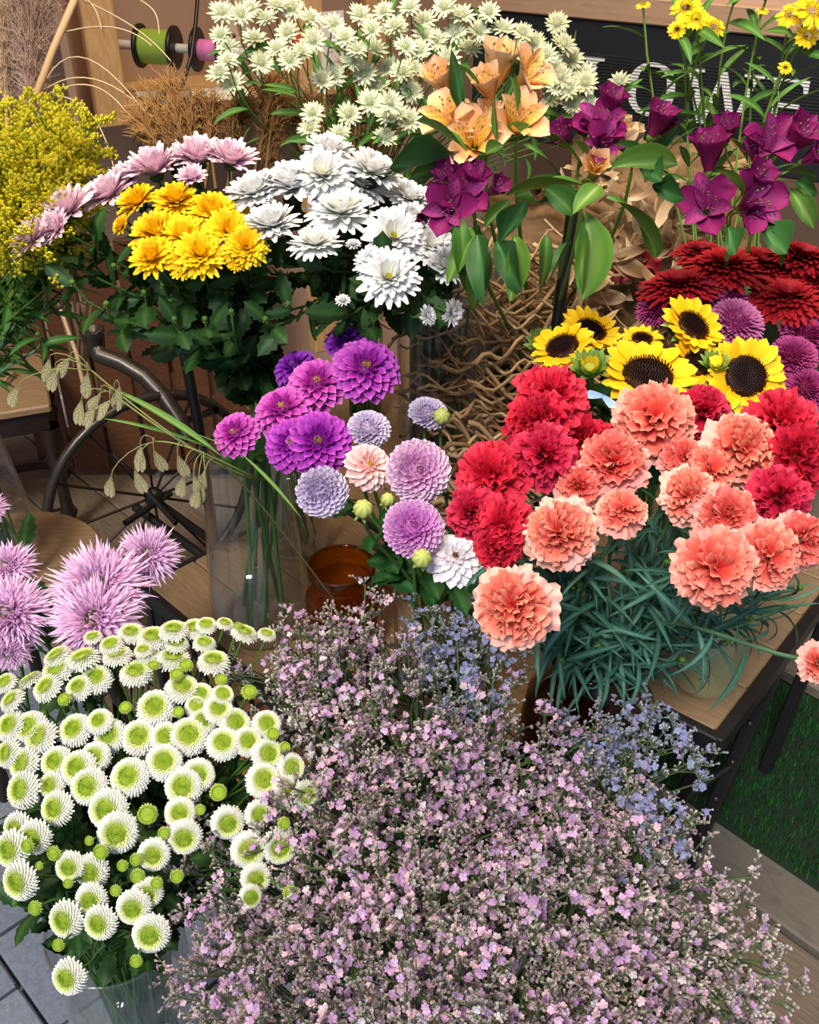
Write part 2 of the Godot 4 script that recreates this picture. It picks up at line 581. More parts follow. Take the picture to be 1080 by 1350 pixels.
func b_gerbera(ca: Color, cb: Color, ce: Color, sd: int) -> Node3D:
	rng.seed = sd
	var mb := MB.new()
	for l in 7:
		var f := l / 6.0
		var cnt := 34 - int(14 * f)
		for k in cnt:
			petal(mb, pxf(TAU * (k + 0.4 * l) / cnt + R(-0.05, 0.05), -0.05 + 0.95 * f * f + 0.12 * f + R(-0.05, 0.05), 0.05, 0.02 + 0.05 * f), lerpf(0.47, 0.12, f) * R(0.94, 1.04), 0.095, 3, 2, 0.7, 0.5, 0.42, R(-0.25, 0.1) - 0.1 * f, 0.35, 0, 0, ca, cb, ce)
	var root := bloom_root(mb.mesh(), M.petal, "ray_petals")
	var c := MB.new()
	calyx(c, 0.12, 0.10, H("3f5a30"))
	part(root, "calyx", c.mesh(), M.stem)
	return root

func b_pompom(ca: Color, cb: Color, ce: Color, sd: int) -> Node3D:
	rng.seed = sd
	var mb := MB.new()
	var n := 330
	for k in n:
		var f := (k + 0.5) / n
		var al := sqrt(f) * 1.9
		petal(mb, pxf(k * 2.39996, PI / 2 - al * 0.93 + R(-0.15, 0.15), sin(al) * 0.27, 0.06 + cos(al) * 0.17), lerpf(0.10, 0.22, sqrt(f)) * R(0.9, 1.1), 0.062, 3, 2, 0.7, 0.6, 0.5, R(-0.3, 0.5), 0.5, 0, 0, ca, cb, ce)
	mb.ball(Vector3(0, 0.05, 0), Vector3(0.26, 0.18, 0.26), 10, ca)
	var root := bloom_root(mb.mesh(), M.petal, "ray_petals")
	var c := MB.new()
	calyx(c, 0.16, 0.12, H("4a6434"))
	part(root, "calyx", c.mesh(), M.stem)
	return root

func b_aster(sd: int) -> Node3D:
	rng.seed = sd
	var mb := MB.new()
	for k in 480:
		var f := (k + 0.5) / 480.0
		var el := lerpf(1.15, -0.32, pow(f, 0.75)) + R(-0.22, 0.22)
		var L := lerpf(0.20, 0.46, f) * R(0.82, 1.1)
		petal(mb, pxf(k * 2.39996 + R(-0.1, 0.1), el, 0.05 + 0.03 * f, 0.05 - 0.05 * f, 1.0, R(-0.5, 0.5)), L, R(0.022, 0.034), 4, 2, 0.8, 0.7, 0.7, R(-1.1, 0.9), 0.6, 0, 0, H("d48ccc"), H("ecbce6"), H("f8dcf4"))
		if k % 3 == 0:
			petal(mb, pxf(k * 2.39996 + R(-0.2, 0.2), el + R(0.1, 0.3), 0.05, 0.03), L * 0.9, 0.03, 3, 2, 0.8, 0.7, 0.8, R(0.2, 1.2), 0.6, 0, 0, H("dca4d6"), H("f2ccee"), H("fae6f8"))
	var root := bloom_root(mb.mesh(), M.petal, "quill_petals")
	var d := MB.new()
	for k in 60:
		var r := 0.085 * sqrt(k / 60.0)
		d.ball(Vector3(cos(k * 2.4) * r, 0.13 - r * 0.3, sin(k * 2.4) * r), Vector3(0.011, 0.03, 0.011), 4, H("c8c86a").lerp(H("7f9440"), R(0, 1)))
	part(root, "disc", d.mesh(), M.thick)
	var c := MB.new()
	calyx(c, 0.10, 0.10, H("4a6434"))
	part(root, "calyx", c.mesh(), M.stem)
	return root

func b_astrantia(sd: int, dull: float) -> Node3D:
	rng.seed = sd
	var mb := MB.new()
	for l in 2:
		for k in 13:
			petal(mb, pxf(TAU * (k + 0.5 * l) / 13.0 + R(-0.06, 0.06), 0.12 + 0.25 * l + R(-0.12, 0.12), 0.04, 0.0), R(0.40, 0.48), 0.125, 4, 2, 0.5, 0.4, 1.0, R(-0.2, 0.3), 0.3, 0, 0, H("d4dcc0").lerp(H("b8b894"), dull), H("e8ecd8").lerp(H("cfcdb0"), dull), H("c2d2a0").lerp(H("a8a880"), dull))
	var root := bloom_root(mb.mesh(), M.petal, "bracts")
	var d := MB.new()
	for k in 46:
		var al := sqrt((k + 0.5) / 46.0) * 1.25
		var b := Vector3(sin(al) * cos(k * 2.4), cos(al), sin(al) * sin(k * 2.4))
		var e := Vector3(b.x * 0.24, 0.05 + b.y * 0.22, b.z * 0.24)
		d.tube(PackedVector3Array([Vector3(b.x * 0.05, 0.02, b.z * 0.05), e]), 0.006, 0.006, 3, H("b8c49a"), H("dfe4d2"))
		d.ball(e, Vector3(0.017, 0.017, 0.017), 4, H("ecefe2") if k % 3 else H("9aa39a"))
	d.ball(Vector3(0, 0.05, 0), Vector3(0.13, 0.10, 0.13), 8, H("a9b58a"))
	part(root, "pincushion", d.mesh(), M.thick)
	return root

func b_helenium(sd: int) -> Node3D:
	rng.seed = sd
	var mb := MB.new()
	for k in 15:
		petal(mb, pxf(TAU * k / 15.0 + R(-0.1, 0.1), -0.15 + R(-0.3, 0.25), 0.12, 0.0), R(0.34, 0.40), 0.17, 4, 4, 0.85, 0.4, 0.6, R(-0.5, 0.2), 0.3, 0.03, 0.05, H("eac010"), H("f6d91a"), H("f8e040"))
	var root := bloom_root(mb.mesh(), M.petal, "ray_petals")
	var d := MB.new()
	for k in 70:
		var al := sqrt((k + 0.5) / 70.0) * 1.9
		d.ball(Vector3(sin(al) * cos(k * 2.4) * 0.17, 0.06 + cos(al) * 0.15, sin(al) * sin(k * 2.4) * 0.17), Vector3(0.018, 0.018, 0.018), 4, H("d8b820").lerp(H("a88c18"), R(0, 1)))
	part(root, "disc", d.mesh(), M.thick)
	return root

func b_bud(ca: Color, cb: Color, sd: int) -> Node3D:
	rng.seed = sd
	var mb := MB.new()
	var pts := PackedVector3Array()
	var cols := PackedColorArray()
	for i in 13:
		var a := -PI / 2 + PI * i / 12.0
		for j in 28:
			var b := TAU * j / 28.0
			var r := 0.46 * (1.0 + 0.05 * sin(b * 7.0 + i * 0.25) * cos(a))
			pts.append(Vector3(cos(a) * cos(b) * r, sin(a) * r * 0.95, cos(a) * sin(b) * r))
			cols.append(ca.lerp(cb, 0.5 + 0.5 * sin(b * 7.0 + i * 0.25)))
	mb.grid(13, 28, pts, cols, true)
	var root := bloom_root(mb.mesh(), M.thick, "bud")
	var c := MB.new()
	for k in 6:
		petal(c, pxf(TAU * k / 6.0, -0.1, 0.2, -0.42), 0.35, 0.16, 3, 2, 0.4, 0.6, 0.8, -0.5, 0.2, 0, 0, H("6a8c38"), H("86a84c"), H("86a84c"))
	part(root, "sepals", c.mesh(), M.leaf)
	return root

func leafmesh(W: float, curl: float, cup: float, ca: Color, cb: Color, tm := 0.4, lobes := 0.0, nl := 8, twist := 0.0, nv := 5) -> ArrayMesh:
	var mb := MB.new()
	var pts := PackedVector3Array()
	var cols := PackedColorArray()
	var y := 0.0
	var z := 0.0
	for i in nl + 1:
		var t := float(i) / nl
		if i > 0:
			y += sin(curl * t) / nl
			z += cos(curl * t) / nl
		var q := (t - tm) / (1.0 - tm)
		var w := (0.12 + 0.88 * sin(t / tm * PI / 2)) if t < tm else pow(maxf(0.0, 1.0 - q * q), 0.9)
		if lobes > 0.0 and i > 0 and i < nl:
			w *= 1.0 + lobes * (1.0 if i % 2 == 0 else -1.0)
		w = maxf(w, 0.02) * W * 0.5
		var nrm := Vector3(0, cos(curl * t), -sin(curl * t))
		for j in nv:
			var s := -1.0 + 2.0 * j / (nv - 1)
			var tw := twist * t
			pts.append(Vector3(s * w * cos(tw), y, z) + nrm * (cup * absf(s) * w + s * w * sin(tw) + (0.012 * sin(t * 9.0 + s * 2.0) if nv > 5 else 0.0)))
			var cc := cb.lerp(ca, minf(1.0, absf(s) * 1.6 + 0.15)) if j != nv / 2 else cb
			if nv > 5 and j % 2 == 1: cc = cc.lerp(Color.BLACK, 0.22)
			cols.append(cc)
	mb.grid(nl + 1, nv, pts, cols)
	return mb.mesh()

# ------------------------------------------------------------------ flowers on stems
const ORD := ["first", "second", "third", "fourth", "fifth", "sixth", "seventh", "eighth", "ninth", "tenth", "eleventh", "twelfth", "thirteenth", "fourteenth"]

func ordinals(items: Array, per: int) -> Array:
	var idx := range(items.size())
	idx.sort_custom(func(a, b): return items[a][1] < items[b][1])
	var out := []
	out.resize(items.size())
	var rows := int(ceil(items.size() / float(per)))
	for r in rows:
		var row := idx.slice(r * per, mini((r + 1) * per, idx.size()))
		row.sort_custom(func(a, b): return items[a][0] < items[b][0])
		for k in row.size():
			out[row[k]] = "%s from left in %s row down" % [ORD[k], ORD[r]]
	return out

func flower(called: String, label: String, cat: String, group: String, head: Vector3, n: Vector3, size: float, proto: Node3D, q: Dictionary) -> Node3D:
	var ja := rng.randf() * TAU
	var foot: Vector3 = q.foot + Vector3(cos(ja), 0, sin(ja)) * q.fr * sqrt(rng.randf())
	var jb := atan2(head.z - q.mouth.z, head.x - q.mouth.x) + R(-0.9, 0.9)
	var mouth: Vector3 = q.mouth + Vector3(cos(jb), 0, sin(jb)) * q.mr * R(0.4, 0.95)
	var o := thing(called, label, cat, foot, group)
	var b: Node3D = proto.duplicate()
	o.add_child(b, true)
	b.transform = Transform3D(axis_basis(n, rng.randf() * TAU) * Basis.from_scale(Vector3.ONE * size), head - foot)
	var top: Vector3 = head - n * size * q.get("neck", 0.08)
	var dist: float = top.distance_to(mouth)
	var sag := Vector3(R(-0.02, 0.02), 0, R(-0.02, 0.02))
	var pts := PackedVector3Array([Vector3.ZERO, (mouth - foot) * 0.5 + sag * 0.3])
	pts.append_array(bez(mouth - foot, mouth - foot + (mouth - foot).normalized() * dist * 0.35 + sag, top - foot - n * dist * q.get("nk", 0.22), top - foot, 9))
	var mb := MB.new()
	mb.tube(pts, q.sr, q.sr * 0.75, 5, q.c0, q.c1)
	part(o, "stem", mb.mesh(), M.stem)
	for i in q.get("nleaf", 0):
		var f: float = lerpf(q.get("l0", 0.3), q.get("l1", 0.9), (i + rng.randf()) / q.nleaf) * 9.0 + 2.0
		var k := clampi(int(f), 2, 10)
		var p := pts[k].lerp(pts[k + 1], f - k)
		var t := (pts[k + 1] - pts[k]).normalized()
		var w := (axis_basis(t, rng.randf() * TAU) * Vector3.RIGHT + Vector3(0, 0, 0.25)).normalized()
		var lean: float = q.get("lean", 0.5)
		var z := (w * (1.0 - lean) + t * lean).normalized()
		var s: float = q.ls * R(0.75, 1.2)
		part(o, "leaf", q.leaf[rng.randi() % q.leaf.size()], q.lmat, Transform3D(dir_basis(z, t) * Basis(Vector3.BACK, R(-0.5, 0.5)) * Basis.from_scale(Vector3.ONE * s), p))
	return o

func zof(q: Dictionary, it: Array) -> float:
	return q.z0 + q.get("ky", 0.0) * (q.cy - it[1]) / 100.0 + q.get("kx", 0.0) * (it[0] - q.cx) / 100.0

# items: [px, py, width in px, facing right, facing up, nearer by, bloom]
func bunch(called: String, cat: String, group: String, items: Array, protos: Array, q: Dictionary, labels: Array) -> void:
	for i in items.size():
		var it: Array = items[i]
		var z: float = zof(q, it) - (it[5] if it.size() > 5 else 0.0)
		var pr: Node3D = protos[(it[6] if it.size() > 6 else i) % protos.size()]
		var n := face(it[3], it[4])
		var size: float = it[2] * z / FL
		flower(called, labels[i], cat, group, P(it[0], it[1], z) - n * size * q.get("mid", 0.1), n, size, pr, q)

func vase(called: String, label: String, at: Vector3, prof: Array, mt: Material, water: float, group := "", thick := 0.003, wmat: Material = null) -> Node3D:
	var o := thing(called, label, "vase", at, group)
	var mb := MB.new()
	var pf := PackedVector2Array([Vector2(0.0005, 0.0)])
	for p in prof:
		pf.append(p)
	for i in range(prof.size() - 1, -1, -1):
		pf.append(Vector2(maxf(0.0005, prof[i].x - thick), maxf(prof[i].y, 0.006)))
	pf.append(Vector2(0.0005, 0.006))
	mb.lathe(pf, 40, Color.WHITE)
	part(o, "body", mb.mesh(), mt)
	var top: Vector2 = prof[prof.size() - 1]
	var rim := MB.new()
	var ring := PackedVector3Array()
	for i in 41:
		ring.append(Vector3(cos(TAU * i / 40) * (top.x - thick * 0.5), top.y, sin(TAU * i / 40) * (top.x - thick * 0.5)))
	rim.tube(ring, thick * 0.8, thick * 0.8, 6, Color.WHITE, Color.WHITE)
	part(o, "rim", rim.mesh(), mt)
	if water > 0.0:
		var w := MB.new()
		var wf := PackedVector2Array([Vector2(0.0005, 0.008)])
		for i in prof.size():
			var p: Vector2 = prof[i]
			if p.y < water:
				wf.append(Vector2(p.x - thick - 0.001, maxf(0.008, p.y)))
			else:
				var b: Vector2 = prof[maxi(0, i - 1)]
				var f := clampf((water - b.y) / maxf(1e-4, p.y - b.y), 0, 1)
				wf.append(Vector2(lerpf(b.x, p.x, f) - thick - 0.001, water))
				break
		wf.append(Vector2(0.0005, water))
		w.lathe(wf, 32, Color.WHITE)
		part(o, "water", w.mesh(), wmat if wmat else M.water)
	return o

# airy sprig of statice: branches plus tiny florets, metres
func p_statice(fl: Array, calc: Color, sd: int, dense := 0.8) -> Node3D:
	rng.seed = sd
	var br := MB.new()
	var fo := MB.new()
	var g0 := H("3a5230")
	var g1 := H("5c7048")
	for k in 15:
		var az := k * 2.4 + R(-0.3, 0.3)
		var out := sqrt((k + 0.5) / 15.0) * 0.056
		var y0 := R(-0.11, 0.0)
		var tip := Vector3(cos(az) * out, R(-0.02, 0.075) - out * 0.3, sin(az) * out)
		var mid := Vector3(tip.x * 0.35, lerpf(y0, tip.y, 0.6), tip.z * 0.35)
		br.tube(PackedVector3Array([Vector3(0, y0, 0), mid, tip]), 0.0013, 0.0009, 3, g0, g1)
		for s in (3 if dense > 0.4 else 2):
			var ax := Vector3(cos(az + s * 2.1 + 0.5), R(0.3, 1.0), sin(az + s * 2.1 + 0.5)).normalized()
			var st := mid.lerp(tip, R(0.55, 1.0))
			var e := st + ax * R(0.010, 0.020)
			br.tube(PackedVector3Array([st, e]), 0.0008, 0.0005, 3, g1, g1)
			for u in 6:
				var p := st.lerp(e, 0.1 + 0.18 * u)
				var d := (ax * 0.5 + Vector3(R(-1, 1), R(0.1, 1.2), R(-1, 1)).normalized()).normalized()
				var ba := axis_basis(d, rng.randf() * TAU)
				var L := R(0.0045, 0.007)
				# papery funnel
				var pts := PackedVector3Array()
				var cols := PackedColorArray()
				for w in 3:
					for j in 4:
						pts.append(p + ba * Vector3(cos(TAU * j / 4) * (0.0003 + 0.0006 * w), L * w * 0.5, sin(TAU * j / 4) * (0.0003 + 0.0006 * w)))
						cols.append(H("565a40").lerp(calc, pow(w * 0.5, 1.5)))
				fo.grid(3, 4, pts, cols, true)
				if rng.randf() < (dense if k % 5 < 2 else dense * 0.16):
					var cc: Color = fl[rng.randi() % fl.size()]
					var c := p + d * L
					for j in 5:
						var a := TAU * j / 5.0
						var r := R(0.0024, 0.0036)
						var v0 := ba * Vector3(cos(a - 0.55), 0.28, sin(a - 0.55))
						var v1 := ba * Vector3(cos(a) * 1.25, 0.45, sin(a) * 1.25)
						var v2 := ba * Vector3(cos(a + 0.55), 0.28, sin(a + 0.55))
						fo.quad(c, c + v0 * r, c + v1 * r, c + v2 * r, cc)
	var root := bloom_root(fo.mesh(), M.petal, "florets")
	root.set_meta("kind", "stuff")
	part(root, "branchlets", br.mesh(), M.stem).set_meta("kind", "stuff")
	return root

func p_goldenrod(sd: int) -> Node3D:
	rng.seed = sd
	var br := MB.new()
	var fo := MB.new()
	for k in 15:
		var az := k * 2.4
		var f := k / 14.0
		var st := Vector3(0, -0.09 + f * 0.11, 0)
		var l := lerpf(0.06, 0.025, f)
		var tip := st + Vector3(cos(az) * l, 0.02, sin(az) * l)
		var pts := bez(st, st + Vector3(cos(az) * l * 0.4, 0.02, sin(az) * l * 0.4), tip + Vector3(0, 0.012, 0), tip, 5)
		br.tube(pts, 0.0012, 0.0007, 3, H("5a7424"), H("7c9430"))
		for u in 24:
			var q := pts[1 + (u % 5)] + Vector3(R(-1, 1), R(0, 1.4), R(-1, 1)) * 0.006
			var s := R(0.0017, 0.0030)
			var cc := H("e6da20").lerp(H("f8ee50"), R(0, 1))
			if rng.randf() < 0.15: cc = H("b4b830")
			fo.ball(q, Vector3(s, s * 1.2, s), 4, cc)
	var root := bloom_root(fo.mesh(), M.petal, "florets")
	root.set_meta("kind", "stuff")
	part(root, "branchlets", br.mesh(), M.stem).set_meta("kind", "stuff")
	return root

func plume(called: String, label: String, at: Vector3, tip: Vector3, L: float, wid: float, n: int, ca: Color, cb: Color, group: String, stemc: Color) -> void:
	var o := thing(called, label, "dried grass", at, group)
	var d := tip - at
	var mb := MB.new()
	var ctl := d * 0.5 + Vector3(R(-0.03, 0.03), 0.05, R(-0.03, 0.03))
	var sp := bez(Vector3.ZERO, ctl, ctl * 1.0 + d * 0.2, d, 10)
	mb.tube(sp, 0.0035, 0.001, 5, stemc, stemc)
	part(o, "stalk", mb.mesh(), M.stem)
	var pl := MB.new()
	for k in n:
		var f := float(k) / n
		var s := 1.0 - L * (1.0 - f)
		var i := clampi(int(s * 10), 0, 9)
		var p := sp[i].lerp(sp[i + 1], s * 10 - i)
		var t := (sp[i + 1] - sp[i]).normalized()
		var w := sin(clampf(f * 1.02 + 0.03, 0, 1) * PI) * 0.8 + 0.2
		var out := axis_basis(t, rng.randf() * TAU) * Vector3.RIGHT
		var e := p + (out * R(0.35, 1.0) + t * R(0.7, 1.4)) * wid * w + Vector3(0, -0.012, 0)
		var m := p.lerp(e, 0.5) + t * wid * 0.25
		pl.tube(PackedVector3Array([p, m, e]), 0.0011, 0.0004, 3, ca, cb)
		for u in 3:
			var b := m.lerp(e, u / 3.0)
			pl.tube(PackedVector3Array([b, b + (out * R(-0.6, 0.8) + t * 0.8 + Vector3(R(-0.5, 0.5), R(-0.5, 0.3), R(-0.5, 0.5))) * wid * 0.35]), 0.0007, 0.0003, 3, cb, cb)
	var pm := part(o, "plume", pl.mesh(), M.dry)
	pm.set_meta("kind", "stuff")

func alstro(label: String, group: String, heads: Array, proto: Array, q: Dictionary, leaves: Array) -> void:
	# one stem, several florets; heads: [px, py, d, fx, fy, nearer, bloom]
	var c := Vector3.ZERO
	var ps := []
	for it in heads:
		var z: float = q.z0 - (it[5] if it.size() > 5 else 0.0)
		var n := face(it[3], it[4])
		var size: float = it[2] * z / FL * 1.15
		ps.append([P(it[0], it[1], z) - n * size * 0.35, n, size, it[6] if it.size() > 6 else 0])
		c += P(it[0], it[1], z)
	c = c / heads.size()
	var node: Vector3 = c + (q.mouth - c).normalized() * q.get("hub", 0.10) + FW * 0.03
	var o := thing("alstroemeria", label, "flower", q.foot, group)
	var mb := MB.new()
	var f: Vector3 = q.foot
	mb.tube(bez(Vector3.ZERO, (q.mouth - f) * 0.9, node - f - Vector3(0, 0.12, 0), node - f, 10), 0.0032, 0.0028, 6, H("4c7430"), H("6a9440"))
	part(o, "stem", mb.mesh(), M.stem)
	for k in ps:
		var b: Node3D = proto[k[3] % proto.size()].duplicate()
		o.add_child(b, true)
		b.transform = Transform3D(axis_basis(k[1], rng.randf() * TAU) * Basis.from_scale(Vector3.ONE * k[2]), k[0] - f)
		var pd := MB.new()
		pd.tube(bez(node - f, node - f + Vector3(0, 0.03, 0), k[0] - f - k[1] * 0.045, k[0] - f - k[1] * k[2] * 0.08, 6), 0.0017, 0.0015, 5, H("6a9440"), H("7da04a"))
		part(o, "pedicel", pd.mesh(), M.stem)
	for lf in leaves:
		# [px0, py0, px1, py1, width, nearer, kind]
		var z: float = q.z0 - lf[5]
		var a := P(lf[0], lf[1], z)
		var b := P(lf[2], lf[3], z - 0.03)
		var up: Vector3 = (-FW + UPV * 0.5 + RT * R(-0.5, 0.5)).normalized()
		part(o, "leaf", M.lv_al[lf[6] if lf.size() > 6 else rng.randi() % 3], M.leaf, Transform3D(dir_basis(b - a, up) * Basis.from_scale(Vector3(lf[4] / 112.0, 1, 1) * a.distance_to(b)), a - f))

func bq(mouth: Vector3, mr: float, foot: Vector3, fr: float, z0: float, cx: float, cy: float, ky := 0.0, kx := 0.0) -> Dictionary:
	return {"mouth": mouth, "mr": mr, "foot": foot, "fr": fr, "z0": z0, "cx": cx, "cy": cy, "ky": ky, "kx": kx, "sr": 0.0022, "c0": H("3c5c28"), "c1": H("527a38"), "ls": 0.06, "lmat": M.leaf, "leaf": [], "nleaf": 0}

func AB(a: float, b: float, y: float) -> Vector3:
	return Vector3(-0.69 * a + 0.72 * b, y, -0.72 * a - 0.69 * b)

func _ready() -> void:
	# ---------------- camera, sky, sun, area lights, exposure
	var cam := Camera3D.new()
	cam.name = "camera"
	add_child(cam)
	cam.position = CAM
	cam.basis = Basis(RT, UPV, -FW)
	cam.fov = 52.0
	cam.near = 0.02
	var env := Environment.new()
	var sm := ProceduralSkyMaterial.new()
	sm.sky_top_color = Color(0.62, 0.74, 0.92)
	sm.sky_horizon_color = Color(0.92, 0.94, 0.97)
	sm.ground_bottom_color = Color(0.42, 0.40, 0.38)
	sm.ground_horizon_color = Color(0.75, 0.74, 0.72)
	sm.energy_multiplier = 1.1
	var sky := Sky.new()
	sky.sky_material = sm
	env.background_mode = Environment.BG_SKY
	env.sky = sky
	env.ambient_light_source = Environment.AMBIENT_SOURCE_SKY
	env.reflected_light_source = Environment.REFLECTION_SOURCE_SKY
	env.tonemap_mode = Environment.TONE_MAPPER_LINEAR
	env.tonemap_exposure = 0.74
	env.sdfgi_enabled = true
	env.ssao_enabled = true
	env.ssil_enabled = true
	var we := WorldEnvironment.new()
	we.name = "surroundings"
	we.environment = env
	add_child(we)
	var sun := DirectionalLight3D.new()
	sun.name = "sun"
	sun.light_color = Color(1.0, 0.97, 0.93)
	sun.light_energy = 1.3
	sun.light_angular_distance = 14.0
	sun.shadow_enabled = true
	add_child(sun)
	sun.look_at_from_position(Vector3(-0.9, 3.2, 1.6), Vector3(0, 0.4, -0.6))
	var panel := AreaLight3D.new()
	panel.name = "ceiling_panel_light"
	panel.area_size = Vector2(1.2, 0.6)
	panel.light_color = Color(1.0, 0.90, 0.76)
	panel.light_energy = 5.0
	panel.area_range = 8.0
	panel.shadow_enabled = true
	add_child(panel)
	panel.look_at_from_position(Vector3(0.1, 2.60, -1.3), Vector3(0.1, 0.0, -1.301), Vector3.BACK)
	rng.seed = 11
	materials()
	setting()
	furniture()
	flowers()

func setting() -> void:
	# floor with planks, running towards the back corner
	var fl := struct("floor", boxmesh(Vector3(6.0, 0.06, 6.0)), M.threshold, "brown plank floor of the shop", Transform3D(Basis(), Vector3(0, -0.045, -1.2)))
	var rb := Basis(Vector3(-0.69, 0, -0.72).normalized(), Vector3.UP, Vector3(-0.72, 0, 0.69).normalized())
	rng.seed = 3
	var pm := []
	for i in 3:
		pm.append(boxmesh(Vector3([1.1, 0.9, 1.3][i] - 0.004, 0.02, 0.136), 0.003))
	for r in 13:
		var b := 0.62 + 0.14 * r
		if b > 1.16 and b < 1.70: continue
		var a := -0.5 + R(0, 0.5)
		while a < 3.4:
			var k := rng.randi() % 3
			var L: float = [1.1, 0.9, 1.3][k]
			if not (b > 1.2 and a < 0.9):
				part(fl, "plank", pm[k], M["plank%d" % (rng.randi() % 3)], Transform3D(rb, AB(a + L / 2, b, -0.01 + R(-0.001, 0.001)) - fl.position))
			a += L
	struct("threshold", boxmesh(Vector3(1.9, 0.03, 0.10), 0.004), M.threshold, "dark wooden edge strip along the artificial grass", Transform3D(rb, AB(0.35, 1.165, -0.006)))
	for r in 5:
		var t := struct("pallet_plank", boxmesh(Vector3(1.6, 0.03, 0.075), 0.004), M.greywood, "", Transform3D(rb, AB(0.55, 1.66 + 0.088 * r, 0.012)))
		t.remove_meta("kind")
		tag(t, "%s of the weathered grey boards lying behind the artificial grass" % ["nearest", "second nearest", "middle", "second farthest", "farthest"][r], "board", "grey boards behind the grass mat")
	# slate paving
	var pv := struct("pavement", boxmesh(Vector3(3.2, 0.02, 1.9)), M.threshold, "bluish slate paving outside the shop", Transform3D(rb, AB(0.9, -0.35, -0.018)))
	for i in 14:
		for j in 8:
			var k := (i * 7 + j * 5) % 3
			var s := Vector3(0.194, 0.02, 0.194)
			var pos := AB(-0.45 + 0.2 * i + 0.1 * (j % 2), 0.49 - 0.2 * j, R(-0.002, 0.002))
			var inv := Transform3D(rb, pv.position).affine_inverse()
			part(pv, "tile", boxmesh(s, 0.003), M["slate%d" % k], inv * Transform3D(rb, pos))
	# artificial grass
	var gm := thing("artificial_grass", "dark green artificial grass mat beside the plank floor", "grass mat", AB(0.35, 1.41, 0.0))
	part(gm, "backing", boxmesh(Vector3(1.9, 0.012, 0.40)), M.mat, Transform3D(rb, Vector3(0, 0.004, 0)))
	var blades := MB.new()
	for i in 15000:
		var p := rb * Vector3(R(-0.62, 0.62), 0.009, R(-0.195, 0.195))
		var a := rng.randf() * TAU
		var d := Vector3(cos(a), 0, sin(a)) * R(0.002, 0.007)
		var w := Vector3(-sin(a), 0, cos(a)) * 0.0011
		var h := R(0.010, 0.017)
		blades.quad(p - w, p + w, p + w * 0.4 + d + Vector3(0, h, 0), p - w * 0.4 + d + Vector3(0, h, 0), H("0f3a18").lerp(H("2a6a2c"), R(0, 1)))
	var bm := part(gm, "blades", blades.mesh(), M.leaf)
	bm.set_meta("kind", "stuff")
	# shell
	struct("wall_back", boxmesh(Vector3(5.0, 2.9, 0.1)), M.wall, "tan plastered wall behind the flowers", Transform3D(Basis(), Vector3(0, 1.4, -2.62)))
	struct("wall_left", boxmesh(Vector3(0.1, 2.9, 2.3)), M.wall, "tan side wall beyond the goldenrod", Transform3D(Basis(), Vector3(-2.0, 1.4, -1.5)))
	struct("wall_right", boxmesh(Vector3(0.1, 2.9, 2.3)), M.wall, "tan side wall beyond the dark red flowers", Transform3D(Basis(), Vector3(2.2, 1.4, -1.5)))
	struct("ceiling", boxmesh(Vector3(5.0, 0.1, 2.0)), M.ceil, "pale ceiling of the shop", Transform3D(Basis(), Vector3(0, 2.75, -1.75)))
	struct("baseboard_back", boxmesh(Vector3(4.0, 0.10, 0.02), 0.004), M.base, "pale baseboard along the back wall", Transform3D(Basis(), Vector3(0, 0.05, -2.56)))

